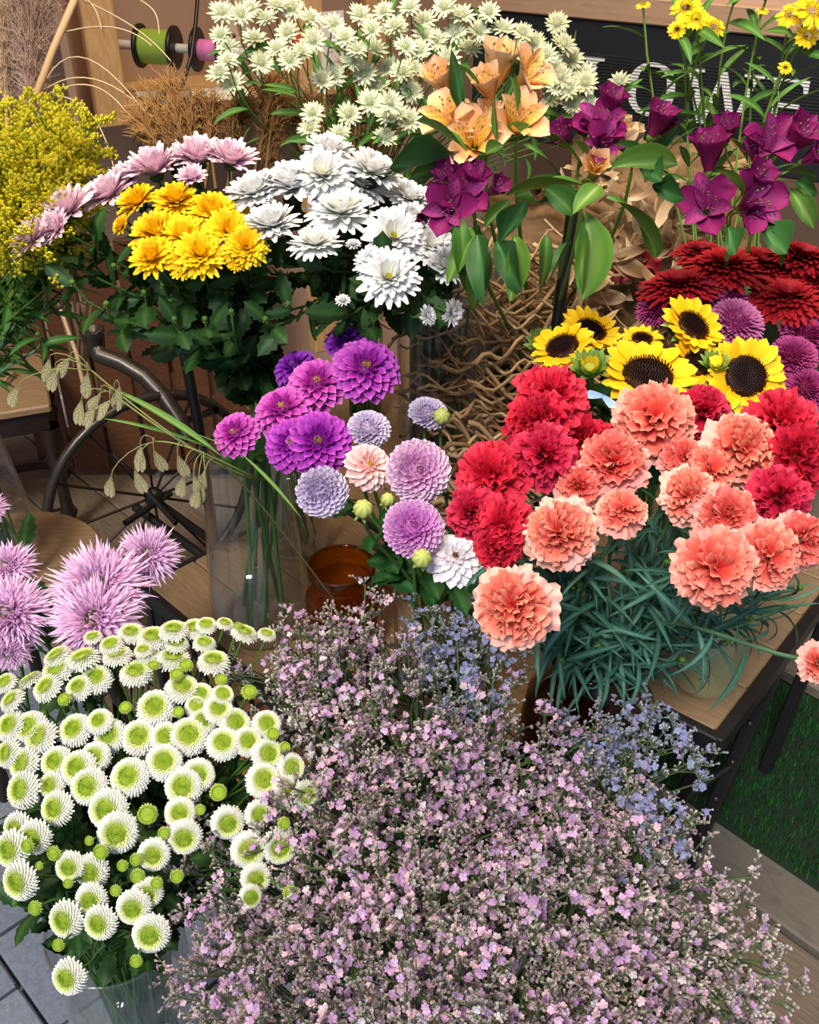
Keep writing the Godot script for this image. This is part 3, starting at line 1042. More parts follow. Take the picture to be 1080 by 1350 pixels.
func furniture() -> void:
	var rb := Basis(Vector3(-0.69, 0, -0.72).normalized(), Vector3.UP, Vector3(-0.72, 0, 0.69).normalized())
	# small folding table under the carnations
	var t := thing("folding_table", "small black framed table with pale wooden top under the coral carnations", "table", AB(0.633, 1.24, 0.0))
	var o := t.position
	for k in 5:
		part(t, "top_board", boxmesh(Vector3(0.41, 0.018, 0.099), 0.002), M.palewood, Transform3D(rb, AB(0.635, 1.035 + 0.102 * k, TABLE_H - 0.009) - o))
	var fr := MB.new()
	for s in [-1, 1]:
		fr.box(AB(0.633 + 0.214 * s, 1.24, TABLE_H - 0.012) - o, Vector3(0.016, 0.03, 0.54), Color.WHITE, rb)
		fr.box(AB(0.633, 1.24 + 0.265 * s, TABLE_H - 0.012) - o, Vector3(0.43, 0.03, 0.016), Color.WHITE, rb)
	part(t, "frame", fr.mesh(), M.iron)
	for e in [[AB(0.425, 0.985, 0.435), PH(880, 1108, 0.01)], [AB(0.425, 1.22, 0.435), PH(918, 1148, 0.01)], [AB(0.84, 0.985, 0.435), AB(0.86, 1.02, 0.01)], [AB(0.84, 1.49, 0.435), AB(0.86, 1.45, 0.01)], [AB(0.425, 1.49, 0.435), AB(0.44, 1.38, 0.01)]]:
		var d: Vector3 = e[1] - e[0]
		var lg := MB.new()
		lg.box(Vector3.ZERO, Vector3(0.022, 0.022, d.length()), Color.WHITE, dir_basis(d, rb.x), 0.003)
		part(t, "leg", lg.mesh(), M.iron, Transform3D(Basis(), (e[0] + e[1]) * 0.5 - o))
	var st := MB.new()
	var l0: Vector3 = AB(0.425, 0.985, 0.435).lerp(PH(880, 1108, 0.01), 0.55)
	var l1: Vector3 = AB(0.425, 1.22, 0.435).lerp(PH(918, 1148, 0.01), 0.5)
	st.tube(PackedVector3Array([l0 - o, l1 - o]), 0.007, 0.007, 6, Color.WHITE, Color.WHITE)
	part(t, "stretcher", st.mesh(), M.iron)
	for s in 5:
		var q: Vector3 = AB(0.425, 1.22, 0.435).lerp(PH(918, 1148, 0.01), 0.15 + 0.17 * s)
		var rv := MB.new()
		rv.ball(Vector3.ZERO, Vector3(0.005, 0.005, 0.005), 8, Color.WHITE)
		part(t, "rivet", rv.mesh(), M.gunmetal, Transform3D(Basis(), q - o + Vector3(-0.008, 0.008, 0.008)))
	var corner := AB(0.423, 0.979, 0.0)
	t.rotation.y = 0.13
	t.position = corner + Basis(Vector3.UP, 0.13) * (o - corner)
	# plant stand with lattice sides under the glass vases
	t = thing("plant_stand", "low black lattice plant stand with wooden top under the clear vase", "plant stand", AB(0.92, 0.78, 0.0))
	o = t.position
	for k in 4:
		part(t, "top_board", boxmesh(Vector3(0.62, 0.018, 0.087), 0.002), M.tablewood, Transform3D(rb, AB(0.92, 0.645 + 0.09 * k, TABLE_H - 0.009) - o))
	fr = MB.new()
	for s in [-1, 1]:
		fr.box(AB(0.92 + 0.315 * s, 0.78, TABLE_H - 0.014) - o, Vector3(0.012, 0.03, 0.37), Color.WHITE, rb)
		fr.box(AB(0.92, 0.78 + 0.185 * s, TABLE_H - 0.014) - o, Vector3(0.64, 0.03, 0.012), Color.WHITE, rb)
		for u in [-1, 1]:
			fr.box(AB(0.92 + 0.31 * s, 0.78 + 0.18 * u, TABLE_H * 0.5) - o, Vector3(0.016, TABLE_H, 0.016), Color.WHITE, rb)
	part(t, "frame", fr.mesh(), M.iron)
	for k in 14:
		for s in [-1, 1]:
			var a0 := 0.64 + 0.075 * k - 0.17
			var p0 := AB(clampf(a0, 0.61, 1.23), 0.6, 0.03)
			var p1 := AB(clampf(a0 + 0.3 * s, 0.61, 1.23), 0.6, 0.42)
			var bar := MB.new()
			bar.tube(PackedVector3Array([p0 - o, p1 - o]), 0.0035, 0.0035, 5, Color.WHITE, Color.WHITE)
			part(t, "lattice_bar", bar.mesh(), M.iron)
	t = thing("wooden_crate", "orange brown wooden crate behind the black lattice", "crate", AB(0.92, 0.78, 0.0))
	for k in 4:
		part(t, "slat", boxmesh(Vector3(0.54, 0.085, 0.014), 0.002), M.orange, Transform3D(rb, AB(0.92, 0.66, 0.05 + 0.095 * k) - t.position))
		part(t, "slat", boxmesh(Vector3(0.54, 0.085, 0.014), 0.002), M.orange, Transform3D(rb, AB(0.92, 0.92, 0.05 + 0.095 * k) - t.position))
	for s in [-1, 1]:
		part(t, "end_panel", boxmesh(Vector3(0.016, 0.37, 0.27), 0.002), M.orange, Transform3D(rb, AB(0.92 + 0.26 * s, 0.79, 0.19) - t.position))
	# rear table carrying the hidden vases
	t = thing("display_table", "plain pale wooden table behind the lattice stand carrying the tall vases", "table", AB(1.22, 1.24, 0.0))
	o = t.position
	part(t, "top", boxmesh(Vector3(0.66, 0.02, 0.5), 0.003), M.palewood, Transform3D(rb, AB(1.22, 1.24, TABLE_H - 0.01) - o))
	for s in [-1, 1]:
		for u in [-1, 1]:
			part(t, "leg", boxmesh(Vector3(0.03, TABLE_H - 0.02, 0.03), 0.003), M.darkwood, Transform3D(rb, AB(1.22 + 0.29 * s, 1.24 + 0.21 * u, (TABLE_H - 0.02) / 2) - o))
	# round stool at left
	t = thing("round_stool", "round pale wooden stool carrying the clear vase of goldenrod", "stool", Vector3(-0.65, 0, -1.36))
	var mb := MB.new()
	mb.lathe(PackedVector2Array([Vector2(0.001, 0.42), Vector2(0.14, 0.42), Vector2(0.147, 0.427), Vector2(0.147, 0.443), Vector2(0.141, 0.45), Vector2(0.001, 0.45)]), 48, Color.WHITE)
	part(t, "seat", mb.mesh(), M.tablewood)
	for k in 3:
		mb = MB.new()
		mb.tube(PackedVector3Array([Vector3(cos(k * 2.1) * 0.09, 0.42, sin(k * 2.1) * 0.09), Vector3(cos(k * 2.1) * 0.14, 0.0, sin(k * 2.1) * 0.14)]), 0.014, 0.011, 8, Color.WHITE, Color.WHITE)
		part(t, "leg", mb.mesh(), M.darkwood)
	# dark stool with turned legs
	var c := PH(97, 660, 0.0)
	t = thing("turned_stool", "small black table with turned legs and tan wooden top by the back wall", "table", c)
	var tb := Basis(Vector3.UP, 0.35)
	part(t, "top", boxmesh(Vector3(0.34, 0.02, 0.30), 0.004), M.tablewood, Transform3D(tb, tb * Vector3(-0.17, 0.345, 0.0)))
	part(t, "apron", boxmesh(Vector3(0.32, 0.05, 0.28), 0.003), M.darkwood, Transform3D(tb, tb * Vector3(-0.17, 0.309, 0.0)))
	for s in [0, 1]:
		for u in [-1, 1]:
			mb = MB.new()
			mb.lathe(PackedVector2Array([Vector2(0.016, 0.0), Vector2(0.022, 0.012), Vector2(0.014, 0.03), Vector2(0.023, 0.05), Vector2(0.015, 0.07), Vector2(0.013, 0.13), Vector2(0.022, 0.19), Vector2(0.025, 0.205), Vector2(0.016, 0.215), Vector2(0.024, 0.235), Vector2(0.024, 0.29)]), 14, Color.WHITE)
			part(t, "leg", mb.mesh(), M.darkwood, Transform3D(Basis(), tb * Vector3(-0.31 * s - 0.015, 0, 0.125 * u)))
	mb = MB.new()
	for s in [-1, 1]:
		mb.box(tb * Vector3(-0.17, 0.05, 0.125 * s), Vector3(0.30, 0.024, 0.02), Color.WHITE, tb)
	part(t, "stretcher", mb.mesh(), M.darkwood)
	rng.seed = 17
	for k in 10:
		var q := thing("driftwood_stick", "%s of the short sticks scattered on the black turned-leg table" % ORD[k], "stick", c + tb * Vector3(R(-0.30, -0.05), 0.362 + 0.004 * (k % 3), R(-0.12, 0.12)), "sticks on the black table")
		q.set_meta("label", "short tan stick among those scattered on the black turned-leg table")
		var a := R(0, 3)
		mb = MB.new()
		mb.tube(PackedVector3Array([Vector3(-cos(a), 0, -sin(a)) * 0.03, Vector3(0, 0.003, 0), Vector3(cos(a), 0, sin(a)) * 0.03]), 0.006, 0.004, 6, H("8a6a50"), H("b89878"))
		part(q, "bark", mb.mesh(), M.dry)
	for k in 7:
		var p0 := P(96 + 4 * k + R(-6, 6), 485, 2.3 + R(-0.1, 0.1))
		var p1 := P(76 + 9 * k, 398, 2.25 + R(-0.1, 0.1))
		if k == 6:
			p0 = P(115, 525, 2.25); p1 = P(80, 408, 2.2)
		var q := thing("bamboo_cane", "thin dry cane standing between the goldenrod and the slatted crate", "cane", p0, "dry canes under the goldenrod")
		mb = MB.new()
		mb.tube(PackedVector3Array([Vector3.ZERO, (p1 - p0) * 0.5 + Vector3(R(-0.01, 0.01), 0, 0), p1 - p0]), 0.006 if k == 6 else 0.004, 0.004, 6, H("b89a76") if k == 6 else H("5a4838"), H("c8ac88") if k == 6 else H("6a5848"))
		part(q, "shaft", mb.mesh(), M.dry)
	bicycle()
	# slatted crates behind it
	t = thing("slatted_crate", "tall brown slatted wooden crate behind the iron wheel", "crate", PH(215, 640, 0.0) + Vector3(-0.03, 0, -0.05))
	for k in 6:
		part(t, "slat", boxmesh(Vector3(0.085, 0.62, 0.015), 0.002), M.crate, Transform3D(Basis(), Vector3(-0.25 + 0.095 * k, 0.33, 0.0)))
	for k in 3:
		part(t, "crossbar", boxmesh(Vector3(0.58, 0.05, 0.02), 0.002), M.crate, Transform3D(Basis(), Vector3(-0.01, 0.08 + 0.24 * k, -0.02)))
	for k in 3:
		part(t, "side_slat", boxmesh(Vector3(0.015, 0.17, 0.22), 0.002), M.crate, Transform3D(Basis(), Vector3(0.29, 0.12 + 0.2 * k, -0.13)))
	shelf()
	sign_board()
	wicker()

func bicycle() -> void:
	var z := 2.25
	var c := P(203, 655, z)
	var t := thing("plant_bicycle", "black iron bicycle shaped plant stand with spoked wheel", "plant stand", Vector3(c.x, 0, c.z))
	var o := t.position
	var wn := Vector3(0.62, 0, 0.78)
	var wx := Vector3(0.78, 0, -0.62)
	var mb := MB.new()
	var ring := PackedVector3Array()
	var r := 0.235
	for i in 41:
		var a := TAU * i / 40
		ring.append(c - o + wx * cos(a) * r * 1.0 + Vector3.UP * sin(a) * r)
	mb.tube(ring, 0.011, 0.011, 8, Color.WHITE, Color.WHITE)
	part(t, "wheel_rim", mb.mesh(), M.gunmetal)
	for i in 12:
		var a := TAU * i / 12
		mb = MB.new()
		mb.tube(PackedVector3Array([c - o, c - o + wx * cos(a) * r + Vector3.UP * sin(a) * r]), 0.003, 0.003, 5, Color.WHITE, Color.WHITE)
		part(t, "spoke", mb.mesh(), M.iron)
	mb = MB.new()
	mb.ball(c - o, Vector3(0.022, 0.022, 0.022), 10, Color.WHITE)
	part(t, "hub", mb.mesh(), M.iron)
	mb = MB.new()
	var f := PackedVector3Array()
	for q in [[124, 452], [131, 468], [160, 478], [190, 496], [215, 522], [236, 552], [250, 580]]:
		f.append(P(q[0], q[1], z - 0.1) - o)
	mb.tube(f, 0.018, 0.016, 10, Color.WHITE, Color.WHITE)
	mb.lathe(PackedVector2Array([Vector2(0.001, -0.02), Vector2(0.02, -0.02), Vector2(0.026, 0.03), Vector2(0.018, 0.032), Vector2(0.001, 0.0)]), 12, Color.WHITE, f[0])
	part(t, "mudguard", mb.mesh(), M.gunmetal)
	mb = MB.new()
	mb.tube(PackedVector3Array([P(236, 430, 2.0) - o, P(262, 560, 2.05) - o, P(283, 720, 2.15) - o, PH(279, 800, 0.0) - o]), 0.011, 0.010, 8, Color.WHITE, Color.WHITE)
	part(t, "fork", mb.mesh(), M.iron)
	for q in [[178, 668, 280, 742, 0.010], [205, 660, 278, 712, 0.009], [225, 650, 165, 690, 0.007], [232, 560, 285, 540, 0.008], [150, 600, 232, 690, 0.006]]:
		mb = MB.new()
		mb.tube(PackedVector3Array([P(q[0], q[1], z + 0.02) - o, P(q[2], q[3], z - 0.08) - o]), q[4], q[4], 8, Color.WHITE, Color.WHITE)
		part(t, "frame_bar", mb.mesh(), M.iron)
	mb = MB.new()
	mb.tube(PackedVector3Array([PH(200, 800, 0.012) - o, PH(300, 770, 0.012) - o]), 0.012, 0.012, 8, Color.WHITE, Color.WHITE)
	part(t, "foot_bar", mb.mesh(), M.iron)

func shelf() -> void:
	# pine box shelf on the back wall
	var c := P(150, 165, 2.2)
	var yb := Basis(Vector3.UP, 0.45)
	var t := thing("pine_shelf", "open pine box shelf holding the ribbon reels", "shelf", c)
	part(t, "side_panel", boxmesh(Vector3(0.30, 0.62, 0.018), 0.003), M.wall, Transform3D(yb * Basis(Vector3.UP, 1.1), Vector3(-0.07, 0.29, -0.14)))
	part(t, "upright", boxmesh(Vector3(0.065, 0.62, 0.035), 0.003), M.pineup, Transform3D(yb, Vector3(0.0, 0.31, 0.0)))
	part(t, "bottom_board", boxmesh(Vector3(0.62, 0.028, 0.20), 0.003), M.pine, Transform3D(yb, yb * Vector3(0.33, 0.028, -0.08)))
	part(t, "back_panel", boxmesh(Vector3(0.62, 0.60, 0.012), 0.002), M.wall, Transform3D(yb, yb * Vector3(0.33, 0.33, -0.185)))
	part(t, "upright", boxmesh(Vector3(0.05, 0.66, 0.035), 0.003), M.pineup, Transform3D(yb, yb * Vector3(0.60, 0.31, 0.0)))
	# rod with reels
	var r0 := P(152, 58, 2.14)
	var ax := (P(330, 70, 2.10) - r0).normalized()
	var rod := thing("reel_rod", "white rod through the ribbon reels on the pine shelf", "rod", r0)
	var mb := MB.new()
	mb.tube(PackedVector3Array([Vector3.ZERO, ax * 0.30]), 0.009, 0.009, 12, Color.WHITE, Color.WHITE)
	part(rod, "shaft", mb.mesh(), flat_mat("cfcac4", 0.4))
	for k in 2:
		var at: Vector3 = r0 + ax * ([0.055, 0.175][k])
		var s := thing("ribbon_reel", ["black flanged reel of shiny lime green ribbon", "reel of pink ribbon beside the lime green one"][k], "ribbon reel", at, "ribbon reels")
		var bb := axis_basis(ax)
		mb = MB.new()
		var w: float = [0.072, 0.055][k]
		for u in [0.0, 1.0]:
			mb = MB.new()
			mb.lathe(PackedVector2Array([Vector2(0.010, -0.005), Vector2(0.038, -0.005), Vector2(0.042, -0.003), Vector2(0.042, 0.003), Vector2(0.038, 0.005), Vector2(0.010, 0.005)]), 28, Color.WHITE, Vector3(0, u * w, 0))
			part(s, "flange", mb.mesh(), M.black, Transform3D(bb, Vector3.ZERO))
		mb = MB.new()
		var pr := PackedVector2Array()
		for i in 22:
			pr.append(Vector2(([0.033, 0.020][k]) + 0.0006 * (i % 2), 0.005 + (w - 0.01) * i / 21.0))
		mb.lathe(pr, 28, Color.WHITE)
		part(s, "ribbon", mb.mesh(), flat_mat(["8fae3e", "e080c0"][k], 0.3), Transform3D(bb, Vector3.ZERO))
	var cord := thing("hanging_cable", "dark cable hanging in front of the pine shelf", "cable", P(240, 115, 2.06))
	mb = MB.new()
	mb.tube(PackedVector3Array([Vector3.ZERO, P(252, 75, 2.06) - cord.position, P(258, 30, 2.06) - cord.position, P(263, -30, 2.06) - cord.position]), 0.004, 0.004, 6, Color.WHITE, Color.WHITE)
	part(cord, "strand", mb.mesh(), M.black)
	for k in 3:
		var p := thing("paper_packet", ["crumpled pale blue packet lying on the pine shelf", "white paper packet lying on the pine shelf", "small aqua packet at the shelf front"][k], "packet", P([222, 292, 268][k], [134, 132, 140][k], 2.14))
		mb = MB.new()
		var pts := PackedVector3Array()
		var cols := PackedColorArray()
		for i in 5:
			for j in 6:
				pts.append(yb * Vector3((j - 2.5) * 0.022, 0.006 + R(0, 0.014), (i - 2) * 0.018))
				cols.append(Color.WHITE)
		mb.grid(5, 6, pts, cols)
		part(p, "wrapper", mb.mesh(), flat_mat(["a8c4d4", "e4ddd0", "9cc8d0"][k], 0.4))
	# folding measuring lath and price sheet
	for k in 2:
		var b: Vector3 = c + yb * Vector3([0.30, 0.335][k], 0.044, -0.01)
		var a: Vector3 = b + yb * Vector3([-0.03, -0.04][k], 0.20, -0.02)
		var l := thing("wooden_lath", ["pale printed wooden lath leaning beside the pink reel", "second pale lath just right of the printed one"][k], "lath", b)
		mb = MB.new()
		mb.box(Vector3.ZERO, Vector3(0.020, 0.006, a.distance_to(b)), Color.WHITE, dir_basis(a - b, -FW))
		part(l, "strip", mb.mesh(), flat_mat("d8c8b0", 0.6), Transform3D(Basis(), (a - b) * 0.5))
		if k == 0:
			for u in 3:
				mb = MB.new()
				mb.ball(Vector3.ZERO, Vector3(0.004, 0.003, 0.006), 6, Color.WHITE, dir_basis(a - b, -FW))
				part(l, "print_mark", mb.mesh(), flat_mat("8a3a4a", 0.6), Transform3D(Basis(), (a - b) * (0.15 + 0.18 * u) - FW * 0.004))
	var sh := thing("price_sheet", "white sheet of paper pinned up behind the astrantia", "paper", P(405, 40, 2.1) + yb * Vector3(0.045, -0.035, 0.0212))
	var im := Image.create(64, 160, false, Image.FORMAT_RGB8)
	im.fill(Color("f0e8e4"))
	for y in 9:
		for x in 6:
			im.fill_rect(Rect2i(6 + x * 9, 12 + y * 15, R(3, 7), 2), Color("b8a4a8"))
	var sm := StandardMaterial3D.new()
	sm.albedo_texture = ImageTexture.create_from_image(im)
	sm.roughness = 0.7
	var pb := BoxMesh.new()
	pb.size = Vector3(0.052, 0.14, 0.002)
	part(sh, "page", pb, sm, Transform3D(yb, Vector3.ZERO))
	var po := thing("pine_post", "pine post standing behind the astrantia", "post", P(405, 40, 2.1) + Vector3(0, -0.4, 0))
	part(po, "timber", boxmesh(Vector3(0.055, 1.2, 0.04), 0.003), M.pineup, Transform3D(yb, Vector3(0, 0.3, 0)))
	var fl := thing("price_tag", "orange red tag hanging among the pale astrantia", "tag", P(405, 40, 2.1) + yb * Vector3(-0.03, -0.01, 0.0215))
	part(fl, "card", boxmesh(Vector3(0.018, 0.026, 0.003), 0.001), flat_mat("e0583c", 0.5), Transform3D(yb * Basis(Vector3.BACK, 0.2), Vector3.ZERO))

func sign_board() -> void:
	var sb := Basis(Vector3(0.883, 0, 0.469), Vector3.UP, Vector3(-0.469, 0, 0.883))
	var c := P(870, 122, 1.95)
	var t := thing("shop_sign", "black board sign with white engraved lettering behind the alstroemeria", "sign", c)
	part(t, "board", boxmesh(Vector3(0.95, 0.235, 0.02), 0.003), M.board, Transform3D(sb, sb * Vector3(0.09, -0.005, -0.011)))
	var tm := TextMesh.new()
	var f := SystemFont.new()
	f.font_names = PackedStringArray(["Droid Serif"])
	f.font_weight = 400
	tm.font = f
	tm.text = "FLOWER"
	tm.font_size = 64
	tm.pixel_size = 0.0024
	tm.depth = 0.003
	part(t, "lettering", tm, M.letter, Transform3D(sb * Basis.from_scale(Vector3(0.93, 0.84, 1)), sb * Vector3(0.062, 0.0, 0.0005)))
	var mb := MB.new()
	for k in 20:
		mb.box(sb * Vector3(0.062, -0.052 + k * 0.0056, 0.0022), Vector3(0.76, 0.0009, 0.001), Color.WHITE, sb, 0.0002)
	part(t, "engraved_lines", mb.mesh(), M.board).set_meta("kind", "stuff")
	var l := thing("timber_ledge", "pale timber ledge resting along the top of the black sign", "ledge", c + sb * Vector3(0.08, 0.135, -0.02))
	part(l, "beam", boxmesh(Vector3(1.05, 0.045, 0.05), 0.003), M.ledge, Transform3D(sb, Vector3.ZERO))
	part(l, "panel", boxmesh(Vector3(1.05, 0.35, 0.02), 0.003), noise_mat(["b59a88", "c4a996", "bea291"], Vector3(2, 2, 2), 0.8, 0.02, 61), Transform3D(sb, sb * Vector3(0.0, 0.19, -0.02)))

func wicker() -> void:
	rng.seed = 23
	var c := P(650, 520, 1.62)
	var t := thing("wicker_basket", "large woven basket of brown twigs behind the red carnations", "basket", c)
	var ax := (FW * 0.75 + Vector3(0, 0.1, 0)).normalized()
	for k in 260:
		var py := R(330, 705)
		var px := R(550, 790) if py > 400 else R(590, 900)
		var z := 1.54 + 0.10 * pow((px - 640.0) / 180.0, 2.0) + R(0, 0.10)
		var l := R(45, 120)
		var sl := R(-0.5, 0.9) if py > 420 else R(-1.4, 1.4)
		var pts := PackedVector3Array()
		var ph := rng.randf() * TAU
		for i in 8:
			var f := i / 7.0 - 0.5
			pts.append(P(px + l * f, py + l * f * sl + 9.0 * sin(ph + f * 8.0), z + 0.012 * sin(ph * 2.0 + f * 9.0)) - c)
		var mb := MB.new()
		var cc := H("6a4a2a").lerp(H("e0c096"), rng.randf())
		var r := R(0.0018, 0.0046)
		mb.tube(pts, r, r * 0.7, 6, cc, cc.lerp(H("8a6a44"), 0.5))
		part(t, "twig", mb.mesh(), M.thick)
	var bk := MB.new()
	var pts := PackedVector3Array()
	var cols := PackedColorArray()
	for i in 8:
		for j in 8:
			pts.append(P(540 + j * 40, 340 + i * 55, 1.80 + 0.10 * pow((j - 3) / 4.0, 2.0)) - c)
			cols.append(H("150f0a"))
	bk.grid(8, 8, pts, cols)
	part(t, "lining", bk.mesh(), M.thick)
	var hp := thing("bark_heap", "heap of torn tan bark strips behind the alstroemeria leaves", "bark strips", P(790, 420, 1.7))
	var bm := []
	for k in 6:
		var b := MB.new()
		petal(b, Transform3D(), 1.0, R(0.25, 0.5), 6, 3, 0.5, 0.6, 0.8, R(-1.6, 1.6), R(-0.5, 0.5), 0.06, 0.05, H("a07c54").lerp(H("6a4e32"), 0.2 * k), H("d8bc94").lerp(H("8a6a48"), 0.2 * k), H("ead4b0"))
		bm.append(b.mesh())
	for k in 150:
		var px := R(690, 960)
		var py := R(225, 470)
		if px < 760 and py < 300: continue
		var at := P(px, py, R(1.58, 1.72))
		part(hp, "bark_strip", bm[rng.randi() % 6], M.dry, Transform3D(axis_basis(Vector3(R(-1, 1), R(-0.6, 1), R(-0.2, 1)), R(0, 6)) * Basis.from_scale(Vector3.ONE * R(0.04, 0.085)), at - hp.position))
	# crumpled kraft paper and red cloth behind
	for k in 3:
		var cp: Vector3 = [P(800, 400, 1.72), P(880, 260, 1.85), P(760, 330, 1.86)][k]
		var kp := thing("kraft_paper", ["crumpled tan wrapping paper behind the sunflowers", "crumpled tan paper under the black sign", "crumpled tan paper behind the black rod"][k], "paper", cp)
		var mb := MB.new()
		pts = PackedVector3Array()
		cols = PackedColorArray()
		var n := fnt(0.9, 70 + k, 3)
		for i in 14:
			for j in 16:
				var u := (j - 7.5) / 15.0
				var w := (i - 6.5) / 13.0
				pts.append(RT * u * 0.34 + (UPV * 0.8 + Vector3(0, 0.4, 0)) * w * 0.17 + FW * (0.05 * n.get_noise_2d(j * 0.6, i * 0.6) + 0.02 * n.get_noise_2d(j * 1.9, i * 1.9)))
				cols.append(Color.WHITE)
		mb.grid(14, 16, pts, cols)
		part(kp, "sheet", mb.mesh(), M.kraft)
	var rc := thing("red_cloth", "folded coral red cloth lying behind the sunflowers", "cloth", P(835, 345, 1.66))
	var mb2 := MB.new()
	pts = PackedVector3Array()
	cols = PackedColorArray()
	for i in 8:
		for j in 14:
			var u := j / 13.0 - 0.5
			var w := i / 7.0 - 0.5
			pts.append(RT * u * 0.085 + UPV * (w * 0.045 + 0.012 * sin(u * 7.0)) - FW * (0.012 * sin(w * 9.0 + u * 4.0) + 0.010 * sin(u * 13.0 + w * 6.0)))
			cols.append(Color.WHITE)
	mb2.grid(8, 14, pts, cols)
	part(rc, "folds", mb2.mesh(), M.redcloth)
	var rod := thing("black_rod", "upright black metal rod among the alstroemeria leaves", "rod", P(731, 440, 1.55))
	var mb3 := MB.new()
	mb3.tube(PackedVector3Array([P(722, 520, 1.60) - rod.position, P(757, 262, 1.5) - rod.position]), 0.009, 0.009, 10, Color.WHITE, Color.WHITE)
	mb3.ball(P(757, 262, 1.5) - rod.position, Vector3(0.0105, 0.0105, 0.0105), 10, Color.WHITE)
	part(rod, "bar", mb3.mesh(), M.black)

func flowers() -> void:
	M.lv_mum = [leafmesh(0.48, -0.5, -0.25, H("24421f"), H("3a5c2c"), 0.5, 0.16, 10), leafmesh(0.42, 0.3, 0.25, H("1f3a20"), H("335428"), 0.5, 0.18, 10), leafmesh(0.52, -1.0, -0.2, H("2b4a22"), H("436630"), 0.5, 0.15, 10)]
	M.lv_al = [leafmesh(1.0, -0.6, 0.30, H("547f30"), H("86a85a"), 0.40, 0.0, 12, 0.6, 9), leafmesh(1.0, -1.1, 0.15, H("3c6a2a"), H("658f46"), 0.38, 0.0, 12, -0.8, 9), leafmesh(1.0, 0.3, 0.4, H("2c5a2c"), H("4f824a"), 0.45, 0.0, 12, 0.9, 9)]
	M.lv_car = [leafmesh(0.075, -1.9, 0.5, H("3c6a5a"), H("5c8c78"), 0.25, 0.0, 10), leafmesh(0.085, -0.8, 0.6, H("305a4c"), H("4a7866"), 0.3, 0.0, 10), leafmesh(0.07, 1.4, 0.5, H("467464"), H("689680"), 0.3, 0.0, 10)]
	M.lv_dah = [leafmesh(0.5, -0.5, 0.1, H("2a5426"), H("42703a"), 0.4, 0.1), leafmesh(0.55, -0.9, 0.2, H("245026"), H("3d6c38"), 0.4, 0.12)]
	M.lv_thin = [leafmesh(0.16, -0.5, 0.4, H("4d7a34"), H("6f9a50"), 0.4), leafmesh(0.2, -0.9, 0.3, H("3f6c2c"), H("628e46"), 0.4)]
	vases()
	foliage()
	button_mums()
	spray_mums()
	dahlias()
	carnations()
	sunflowers()
	reds()
	lilies()
	fillers()
	statice()

